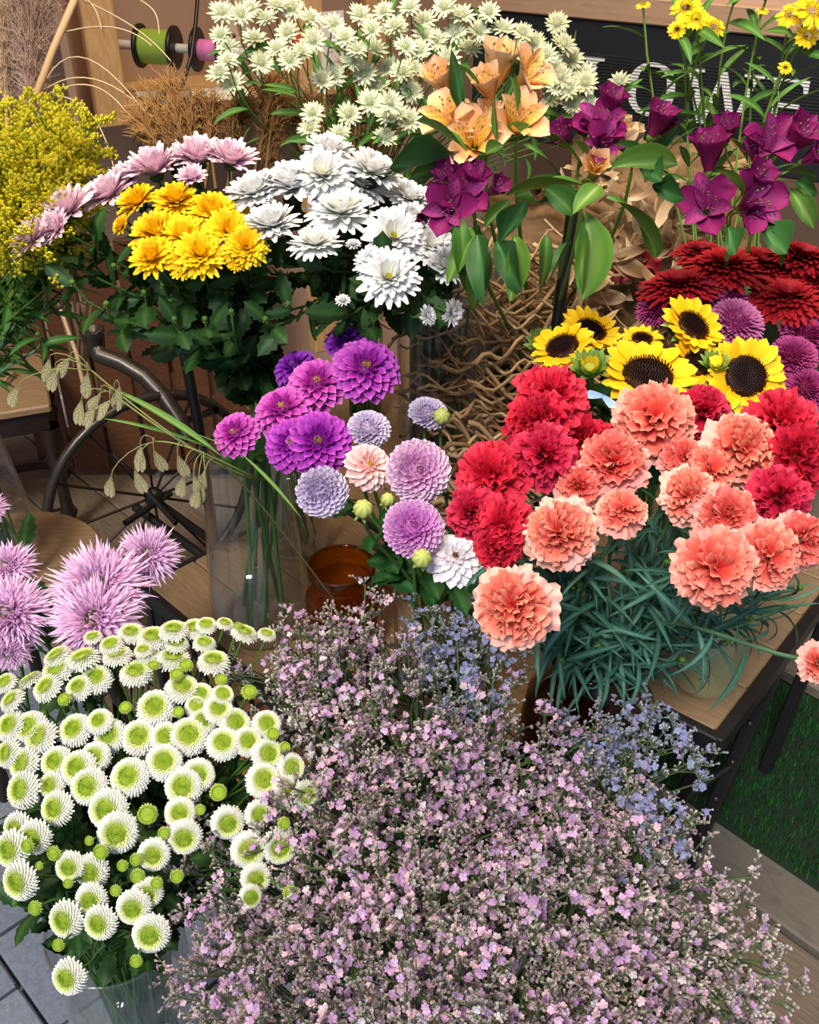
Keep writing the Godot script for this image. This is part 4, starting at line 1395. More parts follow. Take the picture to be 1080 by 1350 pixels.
func foliage() -> void:
	rng.seed = 250
	var q := bq(AB(1.15, 0.84, 0.72), 0.055, AB(1.15, 0.84, 0.47), 0.035, 1.3, 245, 305)
	q.leaf = M.lv_mum; q.nleaf = 13; q.ls = 0.05; q.l0 = 0.0; q.l1 = 0.98; q.nk = 0.3; q.c0 = H("3c5f26"); q.c1 = H("55803a")
	shoots("chrysanthemum_shoot", "leafy dark green flowerless shoot under the pink and yellow chrysanthemums", "leafy shoots under the yellow chrysanthemums", [[95, 372, 1.33], [120, 330, 1.36], [150, 350, 1.36], [175, 345, 1.38], [140, 400, 1.32], [190, 385, 1.34], [215, 375, 1.36], [250, 385, 1.34], [285, 370, 1.36], [310, 365, 1.36], [330, 350, 1.38], [230, 420, 1.30], [270, 420, 1.30], [305, 410, 1.31], [120, 290, 1.40], [235, 240, 1.40]], q)
	q.mouth = AB(1.10, 1.10, 0.90) + Vector3(0.02, 0, 0.06); q.foot = AB(1.10, 1.10, 0.47) + Vector3(0.02, 0, 0.06)
	shoots("chrysanthemum_shoot", "leafy dark green flowerless shoot under the white chrysanthemums", "leafy shoots under the white chrysanthemums", [[345, 345, 1.36], [370, 360, 1.36], [400, 365, 1.36], [430, 355, 1.37], [455, 350, 1.37], [480, 385, 1.36], [380, 400, 1.33], [415, 405, 1.33], [445, 415, 1.32], [520, 410, 1.36], [545, 385, 1.37], [350, 420, 1.32], [480, 420, 1.34], [560, 360, 1.38]], q)
	q.mouth = Vector3(-0.347, 0.40, -0.728); q.foot = Vector3(-0.347, 0.02, -0.728); q.mr = 0.07; q.ls = 0.042; q.l1 = 0.9
	shoots("chrysanthemum_shoot", "leafy dark green flowerless shoot under the button chrysanthemums", "leafy shoots under the button chrysanthemums", [[20, 1190, 1.09], [10, 1080, 1.16], [60, 1160, 1.10], [80, 1080, 1.16], [110, 1130, 1.12], [160, 1170, 1.10], [210, 1200, 1.09], [230, 1140, 1.12], [250, 1180, 1.11], [280, 1130, 1.14], [60, 940, 1.23], [120, 930, 1.23], [180, 950, 1.22], [230, 960, 1.21], [290, 1000, 1.20], [300, 1060, 1.16], [20, 1040, 1.17], [90, 1040, 1.17], [190, 1050, 1.16], [320, 940, 1.23]], q)
	q.mouth = Vector3(0.229, 0.63, -0.95); q.foot = Vector3(0.229, 0.3, -0.95); q.mr = 0.05; q.leaf = M.lv_car; q.nleaf = 16; q.ls = 0.08; q.l0 = -0.05; q.l1 = 0.98; q.c0 = H("3f6a50"); q.c1 = H("6a9474")
	shoots("carnation_shoot", "blue green flowerless carnation shoot with curling blades", "blue green carnation shoots", [[700, 790, 1.12], [730, 820, 1.12], [765, 770, 1.10], [800, 760, 1.10], [830, 750, 1.11], [860, 780, 1.11], [880, 740, 1.12], [890, 810, 1.13], [930, 830, 1.16], [960, 845, 1.18], [850, 850, 1.14], [790, 850, 1.13], [740, 870, 1.14], [990, 815, 1.18], [900, 870, 1.17], [1000, 790, 1.20], [1035, 800, 1.22], [1055, 775, 1.22], [1020, 770, 1.18]], q)
	q.mouth = Vector3(-0.668, 0.76, -1.345); q.foot = Vector3(-0.668, 0.47, -1.345); q.mr = 0.045; q.leaf = M.lv_thin; q.nleaf = 16; q.ls = 0.055
	shoots("goldenrod_shoot", "leafy dark green shoot below the yellow goldenrod plumes", "leafy shoots below the goldenrod", [[10, 330, 1.5], [40, 345, 1.48], [70, 340, 1.5], [95, 330, 1.52], [25, 390, 1.46], [60, 395, 1.46], [90, 385, 1.48], [5, 440, 1.44], [50, 440, 1.44]], q)

func vases() -> void:
	vase("glass_vase", "clear glass vase holding the button chrysanthemums on the slate paving", Vector3(-0.347, 0.0, -0.728), [Vector2(0.070, 0.0), Vector2(0.076, 0.006), Vector2(0.077, 0.2), Vector2(0.079, 0.40)], M.glass, 0.30)
	vase("glass_vase", "clear glass vase buried under the lilac statice", Vector3(0.07, 0.0, -0.87), [Vector2(0.07, 0.0), Vector2(0.075, 0.006), Vector2(0.075, 0.2), Vector2(0.078, 0.40)], M.glass, 0.25)
	vase("glass_vase", "clear bottle shaped glass vase of purple dahlias on the lattice stand", Vector3(-0.223, TABLE_H, -1.2), [Vector2(0.045, 0.0), Vector2(0.062, 0.008), Vector2(0.071, 0.035), Vector2(0.072, 0.07), Vector2(0.066, 0.16), Vector2(0.058, 0.25), Vector2(0.056, 0.30), Vector2(0.058, 0.318)], M.glass, 0.135)
	vase("amber_jar", "ribbed amber glass jar between the clear vases", Vector3(-0.096, TABLE_H, -1.166), [Vector2(0.044, 0.0), Vector2(0.052, 0.006), Vector2(0.055, 0.02), Vector2(0.055, 0.085), Vector2(0.050, 0.105), Vector2(0.043, 0.115), Vector2(0.044, 0.122), Vector2(0.048, 0.128), Vector2(0.048, 0.142)], M.amber, 0.0)
	vase("glass_vase", "straight clear glass cylinder holding the pink dahlias", Vector3(0.047, TABLE_H, -1.034), [Vector2(0.062, 0.0), Vector2(0.067, 0.006), Vector2(0.067, 0.1), Vector2(0.068, 0.20)], M.glass, 0.12)
	vase("brown_vase", "tall brown glass floor vase full of carnations", Vector3(0.229, 0.0, -0.95), [Vector2(0.055, 0.0), Vector2(0.06, 0.008), Vector2(0.075, 0.25), Vector2(0.087, 0.44), Vector2(0.088, 0.50), Vector2(0.080, 0.55), Vector2(0.058, 0.59), Vector2(0.055, 0.61), Vector2(0.062, 0.63)], M.brown, 0.0)
	vase("glass_vase", "small greenish glass tumbler on the black framed table", AB(0.50, 1.06, TABLE_H), [Vector2(0.046, 0.0), Vector2(0.050, 0.006), Vector2(0.052, 0.08), Vector2(0.054, 0.16)], M.greenglass, 0.10)
	vase("glass_vase", "tall clear glass cylinder under the white chrysanthemums", AB(1.10, 1.10, TABLE_H) + Vector3(0.02, 0, 0.06), [Vector2(0.066, 0.0), Vector2(0.072, 0.006), Vector2(0.072, 0.25), Vector2(0.074, 0.455)], M.glass, 0.20)
	vase("glass_vase", "clear glass vase of the yellow chrysanthemums", AB(1.15, 0.84, TABLE_H), [Vector2(0.05, 0.0), Vector2(0.056, 0.006), Vector2(0.056, 0.15), Vector2(0.06, 0.27)], M.glass, 0.15)
	vase("glass_vase", "large clear glass vase of goldenrod on the round stool", Vector3(-0.668, TABLE_H, -1.345), [Vector2(0.055, 0.0), Vector2(0.068, 0.006), Vector2(0.074, 0.04), Vector2(0.070, 0.12), Vector2(0.056, 0.22), Vector2(0.050, 0.29), Vector2(0.054, 0.31)], M.glass, 0.10)
	vase("glass_vase", "clear glass vase holding the alstroemeria behind the sunflowers", AB(1.05, 1.32, TABLE_H), [Vector2(0.06, 0.0), Vector2(0.066, 0.006), Vector2(0.066, 0.15), Vector2(0.068, 0.30)], M.glass, 0.18)
	vase("glass_vase", "clear glass vase holding the pink quilled asters", Vector3(-0.50, 0.0, -1.02), [Vector2(0.06, 0.0), Vector2(0.066, 0.006), Vector2(0.066, 0.15), Vector2(0.068, 0.38)], M.glass, 0.2)
	vase("glass_vase", "clear glass vase holding the sunflowers", AB(0.66, 1.12, TABLE_H), [Vector2(0.05, 0.0), Vector2(0.056, 0.006), Vector2(0.056, 0.15), Vector2(0.058, 0.22)], M.glass, 0.14)
	vase("glass_vase", "clear glass vase holding the dark red and magenta flowers", AB(0.58, 1.36, TABLE_H), [Vector2(0.05, 0.0), Vector2(0.056, 0.006), Vector2(0.056, 0.15), Vector2(0.058, 0.22)], M.glass, 0.14)

func button_mums() -> void:
	var pr := [b_button(0, 101), b_button(0, 102), b_button(1, 103), b_button(2, 104), b_button(0, 105)]
	var q := bq(Vector3(-0.347, 0.40, -0.728), 0.07, Vector3(-0.347, 0.02, -0.728), 0.045, 1.08, 180, 1040, 0.055, 0.0)
	q.leaf = M.lv_mum; q.nleaf = 3; q.ls = 0.045; q.l0 = 0.2; q.l1 = 0.72; q.c0 = H("33521f"); q.c1 = H("4f7a30"); q.sr = 0.0017
	# rows as they stand in the photograph: px, py, width
	var a := [[122, 839, 28], [146, 849, 36], [173, 833, 38], [202, 839, 46], [229, 829, 42], [257, 827, 38], [233, 847, 36], [272, 823, 32], [297, 821, 26], [323, 833, 38], [352, 835, 28], [270, 847, 34], [74, 864, 42], [109, 866, 48], [154, 862, 42], [189, 856, 28], [74, 882, 46], [198, 860, 38], [229, 866, 48], [282, 870, 46], [179, 885, 46], [126, 893, 46], [103, 905, 40], [60, 905, 44], [39, 895, 38]]
	var b := [[6, 899, 34], [14, 922, 38], [241, 905, 48], [264, 915, 40], [294, 915, 34], [204, 932, 54], [259, 930, 34], [288, 934, 42], [311, 952, 46], [352, 954, 42], [97, 961, 48], [130, 950, 38], [144, 969, 48], [183, 971, 52], [37, 958, 50], [12, 956, 46], [51, 971, 50], [8, 993, 42], [249, 969, 56], [218, 971, 44], [294, 979, 48], [327, 977, 42], [268, 950, 40], [29, 1006, 48], [72, 1004, 46]]
	var c := [[101, 1012, 52], [124, 998, 44], [216, 1004, 52], [169, 1024, 56], [261, 1022, 48], [241, 1037, 54], [115, 1037, 54], [66, 1035, 40], [27, 1041, 54], [72, 1066, 50], [354, 994, 46], [385, 1012, 42], [348, 1028, 50], [381, 1045, 46], [405, 1049, 42], [140, 1068, 58], [154, 1099, 58], [237, 1072, 44], [342, 1074, 40], [243, 1105, 50], [202, 1128, 46], [91, 1144, 44], [119, 1150, 50], [21, 1093, 46]]
	var d := [[43, 1105, 50], [12, 1121, 54], [23, 1163, 56], [84, 1214, 54], [130, 1218, 50], [119, 1187, 46], [175, 1198, 50], [194, 1179, 44], [198, 1233, 54], [88, 1290, 52], [301, 1086, 48], [329, 1121, 52], [370, 1117, 52], [338, 1159, 44], [331, 1183, 36]]
	var g := [[314, 824, 18], [84, 921, 26], [165, 932, 24], [245, 876, 28], [202, 876, 22], [233, 888, 26], [292, 895, 24], [329, 911, 30], [235, 938, 22], [360, 967, 26], [376, 985, 22], [288, 1045, 32], [264, 1068, 20], [216, 1099, 24], [179, 1134, 24], [161, 1142, 22], [181, 1156, 28], [206, 1165, 24], [233, 1156, 26], [152, 1175, 22], [117, 1109, 18], [132, 1124, 30], [35, 1116, 28], [70, 1126, 28], [51, 1142, 16], [89, 1165, 20], [45, 1198, 28], [76, 1247, 24], [179, 1268, 24], [383, 1177, 28], [375, 1086, 24], [194, 1074, 38]]
	var open := a + b + c + d
	var ol := ordinals(open, 9)
	var gl := ordinals(g, 6)
	rng.seed = 110
	for i in open.size():
		var it: Array = open[i]
		var z := zof(q, it) + R(-0.008, 0.008)
		var fy := clampf((1100.0 - it[1]) / 270.0, 0.0, 0.88) + R(-0.12, 0.12)
		if it[1] > 930: fy = clampf(fy, -0.05, 0.5)
		var n := face(clampf((it[0] - 190.0) / 420.0 + R(-0.15, 0.15), -0.6, 0.6), clampf(fy, -0.4, 0.9))
		var kind: int = 2 if it[2] < 37 else [0, 1, 4][rng.randi() % 3]
		var how := "small half open" if kind == 2 else ("tilted" if fy > 0.6 else "white")
		var s: float = it[2] * z / FL
		flower("button_chrysanthemum", "%s button chrysanthemum with lime eye, %s" % [how, ol[i]], "flower", "open button chrysanthemums", P(it[0], it[1], z) - n * s * 0.14, n, s * 1.09, pr[kind], q)
	q.nleaf = 2
	for i in g.size():
		var it: Array = g[i]
		var z := zof(q, it) - 0.012
		var n := face(clampf((it[0] - 190.0) / 420.0, -0.5, 0.5), clampf((1080.0 - it[1]) / 260.0, -0.1, 0.85))
		var s: float = it[2] * z / FL
		flower("button_bud", "closed lime green button chrysanthemum bud, %s" % gl[i], "flower bud", "green button chrysanthemum buds", P(it[0], it[1], z) - n * s * 0.15, n, s, pr[3], q)

func grown(items: Array, f: float) -> Array:
	for it in items:
		it[2] *= f
	return items

func spray_mums() -> void:
	var wp := [b_mum(H("d8dcc0"), H("ecedf2"), H("f6f7fb"), H("d8d020"), 0.02, 201), b_mum(H("d8dcc4"), H("eaebf2"), H("f6f7fb"), H("d8d020"), 0.14, 202, 5), b_mum(H("d8dac4"), H("e6e7ee"), H("f0f1f6"), H("c8c838"), 0.3, 203, 5)]
	var yp := [b_mum(H("f0b804"), H("fad00a"), H("fee02c"), H("c89a10"), 0.05, 211, 5), b_mum(H("f0b804"), H("f8cc08"), H("fede28"), H("a88a10"), 0.2, 212, 5), b_mum(H("ecb004"), H("f6c808"), H("fcda20"), H("a88a10"), 0.4, 213, 5)]
	var kp := [b_mum(H("dcb0c8"), H("ecccdc"), H("f6e6ee"), H("c8b060"), 0.30, 221, 4), b_mum(H("d8a8c4"), H("e8c4d8"), H("f4e0ea"), H("c8b060"), 0.5, 222, 4)]
	var q := bq(AB(1.10, 1.10, 0.90) + Vector3(0.02, 0, 0.06), 0.07, AB(1.10, 1.10, 0.47) + Vector3(0.02, 0, 0.06), 0.05, 1.31, 450, 290, 0.03, 0.0)
	q.leaf = M.lv_mum; q.nleaf = 9; q.ls = 0.055; q.l0 = 0.15; q.l1 = 0.92; q.nk = 0.3; q.c0 = H("33521f"); q.c1 = H("4a7034")
	rng.seed = 230
	bunch("white_chrysanthemum", "flower", "white spray chrysanthemums", grown([[335, 250, 78, -0.2, 0.72, 0.0, 1], [383, 240, 90, -0.1, 0.75, 0.0, 1], [425, 226, 82, 0.05, 0.45, 0.02, 0], [434, 198, 66, 0.1, 0.72, 0.0, 2], [492, 222, 78, 0.35, 0.72, 0.0, 1], [478, 240, 70, 0.3, 0.6, -0.02, 0], [358, 293, 78, -0.1, 0.7, 0.03, 1], [415, 318, 68, 0.0, 0.72, 0.03, 0], [450, 274, 92, 0.05, 0.62, 0.01, 0], [520, 308, 80, 0.1, 0.25, 0.02, 0], [513, 362, 82, 0.05, 0.35, 0.04, 0], [488, 345, 46, -0.3, 0.4, 0.03, 2], [570, 322, 66, 0.3, 0.4, 0.0, 0], [588, 348, 60, 0.35, 0.55, 0.01, 1], [545, 286, 52, 0.2, 0.6, 0.0, 2], [330, 318, 34, -0.3, 0.7, 0.0, 2], [540, 258, 60, 0.3, 0.6, -0.04, 1]], 1.1), wp, q,
		["white chrysanthemum at the bunch's end next to the yellow ones", "broad white chrysanthemum seen from the side beside the open faced one", "open white chrysanthemum with greenish centre at the crest of the bunch", "topmost white chrysanthemum of the bunch, seen from the side", "white chrysanthemum tilted up below the astrantia", "white chrysanthemum half hidden behind the tilted one under the astrantia", "white chrysanthemum just above the yellow cluster's lower edge", "flat white chrysanthemum lowest over the dark stems in the middle", "widest white chrysanthemum in the middle of the bunch", "white chrysanthemum facing forward left of the purple alstroemeria", "lowest fully open white chrysanthemum above the purple dahlias", "small half open white chrysanthemum beside the lowest open one", "white chrysanthemum with yellow eye partly behind the alstroemeria leaves", "bluish white chrysanthemum hanging beside the long green leaves", "small white chrysanthemum behind the forward facing one", "small white chrysanthemum head squeezed beside the yellow cluster", "white chrysanthemum behind the light green alstroemeria leaves"])
	bunch("white_chrysanthemum_bud", "flower bud", "white chrysanthemum buds", [[452, 396, 22, 0.0, 0.6, 0.02, 2], [564, 416, 30, 0.7, 0.1, 0.02, 2], [597, 412, 40, 0.75, -0.2, 0.02, 2], [466, 322, 22, 0.0, 0.7, 0.02, 2]], wp, q,
		["tiny white bud above the purple dahlias", "small half open white bud pointing at the tall glass", "small bluish white head seen from the side over the glass rim", "tiny white bud under the widest white flower"])
	q = bq(AB(1.15, 0.84, 0.72), 0.055, AB(1.15, 0.84, 0.47), 0.035, 1.29, 245, 305, 0.03, 0.0)
	q.leaf = M.lv_mum; q.nleaf = 9; q.ls = 0.055; q.l0 = 0.15; q.l1 = 0.92; q.nk = 0.3; q.c0 = H("33521f"); q.c1 = H("4a7034")
	bunch("yellow_chrysanthemum", "flower", "yellow spray chrysanthemums", grown([[180, 266, 52, -0.4, 0.55, -0.02, 2], [232, 262, 56, 0.0, 0.65, -0.01, 1], [160, 297, 26, -0.6, 0.3, 0.0, 2], [206, 305, 66, -0.2, 0.5, 0.0, 1], [282, 280, 66, 0.2, 0.6, -0.01, 1], [242, 310, 64, 0.0, 0.5, 0.01, 0], [200, 338, 56, -0.2, 0.4, 0.02, 1], [303, 304, 60, 0.25, 0.3, 0.02, 0], [325, 325, 52, 0.3, 0.15, 0.025, 0], [264, 333, 62, 0.1, 0.35, 0.03, 0], [243, 345, 44, 0.0, 0.1, 0.02, 1], [321, 284, 30, 0.5, 0.5, -0.02, 2], [312, 342, 30, 0.2, -0.2, 0.02, 2]], 1.22), yp, q,
		["yellow chrysanthemum behind the cluster next to the pink petals", "uppermost yellow chrysanthemum, seen from the side", "small yellow chrysanthemum apart from the cluster by the pink ones", "yellow chrysanthemum at the cluster's outer shoulder", "yellow chrysanthemum in the upper row nearest the white bunch", "yellow chrysanthemum in the heart of the cluster", "lowest yellow chrysanthemum at the outer corner of the cluster", "yellow chrysanthemum with ringed centre facing forward", "yellow chrysanthemum lowest towards the white bunch, eye showing", "large yellow chrysanthemum low in the middle of the cluster", "small yellow chrysanthemum hanging under the cluster's middle", "small yellow chrysanthemum peeping out beside the white petals", "half hidden yellow chrysanthemum under the one with eye showing"])
	q.z0 = 1.36; q.cy = 250
	bunch("pink_chrysanthemum", "flower", "pale pink spray chrysanthemums", grown([[42, 312, 64, -0.6, 0.5, 0.02, 0], [88, 274, 72, -0.45, 0.55, 0.01, 0], [74, 300, 46, -0.5, 0.2, 0.03, 1], [142, 254, 66, -0.35, 0.65, 0.0, 0], [203, 222, 74, -0.2, 0.75, 0.0, 1], [262, 208, 72, 0.0, 0.75, 0.0, 1], [304, 210, 62, 0.2, 0.7, 0.01, 1], [253, 234, 36, 0.0, 0.6, 0.04, 1], [165, 236, 52, -0.25, 0.7, -0.02, 1]], 1.3), kp, q,
		["pale pink chrysanthemum at the far drooping end by the goldenrod", "pale pink chrysanthemum second along from the drooping end", "smaller pink chrysanthemum tucked under the drooping ones", "pale pink chrysanthemum above the small apart yellow one", "pale pink chrysanthemum on the rise below the dry grass", "pale pink chrysanthemum at the crest beneath the brown plumes", "pale pink chrysanthemum nearest the white bunch", "small pink chrysanthemum beneath the crest, above the yellow ones", "pale pink chrysanthemum wedged behind the rising ones"])

func shoots(called: String, label: String, group: String, spots: Array, q: Dictionary) -> void:
	# flowerless leafy side shoots: stem, leaves and a tight green tip
	var tip := b_bud(H("3f6a2c"), H("5c8438"), 240)
	for it in spots:
		var n := face(R(-0.3, 0.3), R(0.3, 0.8))
		flower(called, label, "foliage", group, P(it[0], it[1], it[2]), n, 0.008, tip, q)

func dahlias() -> void:
	var pu := [b_dahlia(H("8a1a8e"), H("b838b8"), H("d878d4"), true, 78, H("d8c060"), 301), b_dahlia(H("7e1690"), H("aa2cb4"), H("cf66d2"), true, 84, H("d8c060"), 302), b_dahlia(H("6a1496"), H("8a22a8"), H("a850c4"), true, 70, H("a878b0"), 303), b_dahlia(H("9a1c8a"), H("c440b4"), H("e288d4"), true, 72, H("d8c878"), 304)]
	var pk := [b_dahlia(H("d898d0"), H("f0ccea"), H("faeef8"), false, 150, H("b878a8"), 311), b_dahlia(H("cc74cc"), H("e4a8e2"), H("f4d8f2"), false, 150, H("b868b0"), 312), b_dahlia(H("cab8dc"), H("e0d4ea"), H("f2ecf8"), false, 120, H("b8a0d0"), 313), b_dahlia(H("e8b0b0"), H("f4d0cc"), H("f8dde6"), true, 66, H("e0c050"), 314), b_dahlia(H("e6e0ea"), H("f0ecf6"), H("f8f6fc"), true, 60, H("7a4a18"), 315)]
	var q := bq(Vector3(-0.223, 0.766, -1.2), 0.055, Vector3(-0.223, 0.47, -1.2), 0.045, 1.29, 410, 530, 0.03, 0.0)
	q.sr = 0.0034; q.c0 = H("3f6a2c"); q.c1 = H("4f7a38"); q.leaf = M.lv_dah; q.nleaf = 2; q.ls = 0.06; q.l0 = 0.02; q.l1 = 0.5; q.mid = 0.14; q.nk = 0.3
	rng.seed = 320
	bunch("purple_dahlia", "flower", "purple dahlias", grown([[309, 571, 68, -0.25, 0.35, 0.0, 3], [372, 538, 84, -0.15, 0.55, 0.0, 3], [418, 504, 84, 0.0, 0.45, -0.01, 3], [483, 484, 96, 0.1, 0.35, 0.0, 0], [420, 582, 92, 0.0, 0.2, 0.03, 1], [384, 585, 80, -0.2, 0.25, 0.02, 1], [456, 448, 62, 0.0, 0.6, -0.05, 2], [387, 482, 64, -0.3, 0.6, -0.05, 2]], 1.08), pu, q,
		["smallest purple dahlia, hanging farthest out over the vase rim", "magenta purple dahlia between the outermost and the upright ones", "purple dahlia with pale yellow eye in the cluster's middle", "largest purple dahlia, topmost at the right of the cluster", "lowest purple dahlia, opened flat above the white and lavender ones", "purple dahlia half hidden behind the lowest one", "violet dahlia behind the topmost large one", "violet dahlia peeping out behind the middle one"])
	q = bq(Vector3(0.047, 0.646, -1.034), 0.062, Vector3(0.047, 0.47, -1.034), 0.05, 1.18, 540, 650, 0.03, 0.0)
	q.sr = 0.0028; q.c0 = H("3a5c2a"); q.c1 = H("4a6a38"); q.leaf = M.lv_dah; q.nleaf = 4; q.ls = 0.055; q.l0 = 0.0; q.l1 = 0.6; q.mid = 0.14; q.nk = 0.3
	bunch("pink_dahlia", "flower", "pink and white dahlias", grown([[553, 620, 96, 0.15, 0.1, 0.01, 0], [546, 694, 92, 0.1, 0.35, 0.04, 1], [426, 651, 80, 0.2, -0.35, 0.0, 2], [487, 613, 70, 0.3, 0.35, -0.02, 3], [488, 562, 66, 0.2, 0.6, -0.05, 2], [566, 542, 62, 0.2, 0.65, -0.12, 2], [600, 735, 82, 0.1, 0.5, 0.01, 4]], 1.08), pk, q,
		["large round pale pink ball dahlia beside the red carnations", "mauve pink ball dahlia below the round pale one", "lavender white ball dahlia facing down under the purple cluster", "peach pink dahlia with yellow eye between the balls", "lavender dahlia tucked behind the purple cluster", "lavender dahlia seen from behind in front of the tall glass", "white dahlia with brown eye under the red carnations"])
	var bp := [b_bud(H("a8b85c"), H("c4cc78"), 331)]
	q.nleaf = 1
	bunch("dahlia_bud", "flower bud", "green dahlia buds", [[479, 669, 28, 0.1, 0.5, 0.02], [557, 735, 28, 0.1, 0.3, 0.05], [583, 548, 24, 0.1, 0.1, -0.10], [512, 657, 20, 0.2, 0.5, 0.0]], bp, q,
		["round green dahlia bud beside the lavender white ball", "round green dahlia bud under the mauve ball dahlia", "green dahlia bud in front of the lavender dahlia by the glass", "small green bud between the peach and mauve dahlias"])

func carnations() -> void:
	var rd := [b_carnation(H("b80c2c"), H("d81c3c"), H("e64258"), H("d42040"), 40, 401), b_carnation(H("a80a26"), H("cc1836"), H("de3850"), H("c81c3a"), 44, 402), b_carnation(H("b40c34"), H("d41c48"), H("e44868"), H("d02048"), 42, 403)]
	var co := [b_carnation(H("dc3c3c"), H("f0705e"), H("fbae98"), H("fab4a6"), 40, 411), b_carnation(H("da3a3c"), H("ee645a"), H("f8a294"), H("f8b0a8"), 44, 412), b_carnation(H("e04842"), H("f27a68"), H("fcba9e"), H("fcc6ba"), 38, 413)]
	var q := bq(Vector3(0.229, 0.63, -0.95), 0.055, Vector3(0.229, 0.3, -0.95), 0.05, 1.03, 820, 650, 0.045, 0.0)
	q.sr = 0.0026; q.c0 = H("3f6a50"); q.c1 = H("5c8664"); q.leaf = M.lv_car; q.nleaf = 11; q.ls = 0.085; q.l0 = -0.05; q.l1 = 0.78; q.lean = 0.5; q.mid = 0.10; q.nk = 0.3; q.neck = 0.3
	rng.seed = 420
	bunch("red_carnation", "flower", "red carnations", grown([[729, 514, 106, 0.0, 0.5, 0.0], [708, 548, 96, -0.2, 0.45, 0.01], [717, 594, 98, -0.1, 0.25, 0.025], [643, 622, 104, -0.3, 0.3, 0.01], [775, 574, 72, 0.1, 0.4, -0.03], [618, 672, 82, -0.4, 0.2, 0.01], [663, 692, 88, -0.1, 0.1, 0.02], [657, 728, 66, -0.1, -0.3, 0.005], [932, 535, 84, 0.1, 0.5, -0.04], [1040, 548, 106, 0.2, 0.5, 0.0], [1062, 596, 100, 0.2, 0.3, 0.01], [1034, 652, 98, 0.1, 0.2, 0.03], [800, 575, 50, 0.0, 0.5, -0.05]], 0.95), rd, q,
		["topmost red carnation in front of the sunflower buds", "red carnation directly below the topmost one", "large ruffled red carnation in the middle of the red group", "red carnation beside the round pink ball dahlia", "small red carnation between the red group and the coral ones", "outermost red carnation touching the mauve dahlia", "deep red carnation above the lone coral one", "lowest red carnation, partly hidden", "red carnation under the biggest sunflower disc", "red carnation under the magenta pompons, upper of three", "red carnation at the picture's edge, middle of three", "red carnation set among coral ones, lowest of three", "red petals showing behind the upper coral carnation"])
	bunch("coral_carnation", "flower", "coral carnations", grown([[868, 544, 122, 0.0, 0.3, 0.0], [811, 599, 102, -0.1, 0.55, 0.02], [986, 586, 112, 0.1, 0.3, 0.01], [940, 618, 84, 0.0, 0.3, 0.0], [902, 602, 70, -0.1, 0.3, -0.01], [739, 700, 106, -0.1, 0.15, 0.04], [822, 668, 74, 0.0, 0.55, 0.05], [766, 640, 66, 0.0, 0.2, 0.01], [676, 803, 122, -0.2, -0.05, 0.05], [949, 752, 122, 0.0, -0.1, 0.06], [962, 680, 92, 0.0, 0.1, 0.04], [910, 650, 84, -0.1, 0.2, 0.03], [1020, 733, 104, 0.15, 0.0, 0.05], [1066, 712, 84, 0.3, 0.1, 0.04], [1085, 875, 60, 0.4, 0.0, 0.06]], 0.92), co, q,
		["uppermost coral carnation just below the wide sunflower", "flattened coral carnation beside the red group", "coral carnation below the dark disc sunflower", "coral carnation in the thick of the coral group", "coral carnation half hidden under the uppermost one", "coral carnation with pale hanging petals below the red group", "small coral carnation on its own with green calyx showing", "coral carnation tucked behind the one with hanging petals", "lone lowest coral carnation over the statice", "pale edged coral carnation lowest in the coral group", "coral carnation next to the lowest red one", "coral carnation with pale petals at the group's inner side", "coral carnation low at the edge beside the pale one", "coral carnation cut by the picture's edge", "coral petals at the edge beside the black table legs"])

func sunflowers() -> void:
	var sp := [b_sunflower(501), b_sunflower(502)]
	var q := bq(AB(0.66, 1.12, 0.67), 0.05, AB(0.66, 1.12, 0.47), 0.035, 1.25, 880, 470, 0.03, 0.0)
	q.sr = 0.0045; q.c0 = H("4c7430"); q.c1 = H("6a9440"); q.leaf = M.lv_dah; q.nleaf = 3; q.ls = 0.08; q.l0 = 0.2; q.l1 = 0.7; q.mid = 0.05; q.nk = 0.3
	rng.seed = 520
	bunch("sunflower", "flower", "sunflowers", [[741, 455, 88, -0.35, 0.62, 0.01], [780, 434, 84, 0.25, 0.62, -0.03], [855, 492, 132, 0.0, 0.62, 0.03], [915, 428, 92, 0.35, 0.45, 0.0], [985, 495, 112, 0.05, 0.15, 0.03], [922, 478, 84, 0.1, 0.55, 0.005], [847, 445, 56, 0.0, 0.75, -0.03]], sp, q,
		["sunflower at the end of the group above the red carnations", "sunflower behind the end one, seen nearly from the side", "broad sunflower facing up in the middle of the group", "sunflower in front of the magenta pompons, uppermost", "sunflower with the large dark disc fully showing", "sunflower squeezed between the uppermost and the dark disc ones", "small sunflower head behind the broad one"])
	bunch("sunflower_bud", "flower bud", "sunflower buds", [[778, 485, 58, -0.1, 0.5, 0.03], [943, 480, 44, -0.1, 0.5, 0.03], [716, 452, 46, -0.5, 0.3, -0.03]], [b_sunbud(503)], q,
		["green sunflower bud above the topmost red carnation", "green sunflower bud beside the large dark disc", "green sunflower bud behind the end sunflower"])
	var lab := thing("blue_ribbon", "small pale blue ribbon tied beside the sunflower bud", "ribbon", P(795, 522, 1.19))
	var mb := MB.new()
	petal(mb, Transform3D(dir_basis(RT * -1.0 + UPV * 0.1, -FW), Vector3.ZERO), 0.022, 0.010, 4, 2, 0.8, 0.4, 0.6, 0.3, 0.2, 0, 0, H("8fb4e0"), H("a8c8ec"), H("b8d4f0"))
	petal(mb, Transform3D(dir_basis(RT * 0.6 - UPV * 0.6, -FW), Vector3.ZERO), 0.02, 0.010, 4, 2, 0.8, 0.4, 0.6, 0.3, 0.2, 0, 0, H("8fb4e0"), H("a8c8ec"), H("b8d4f0"))
	part(lab, "bow", mb.mesh(), M.petal)

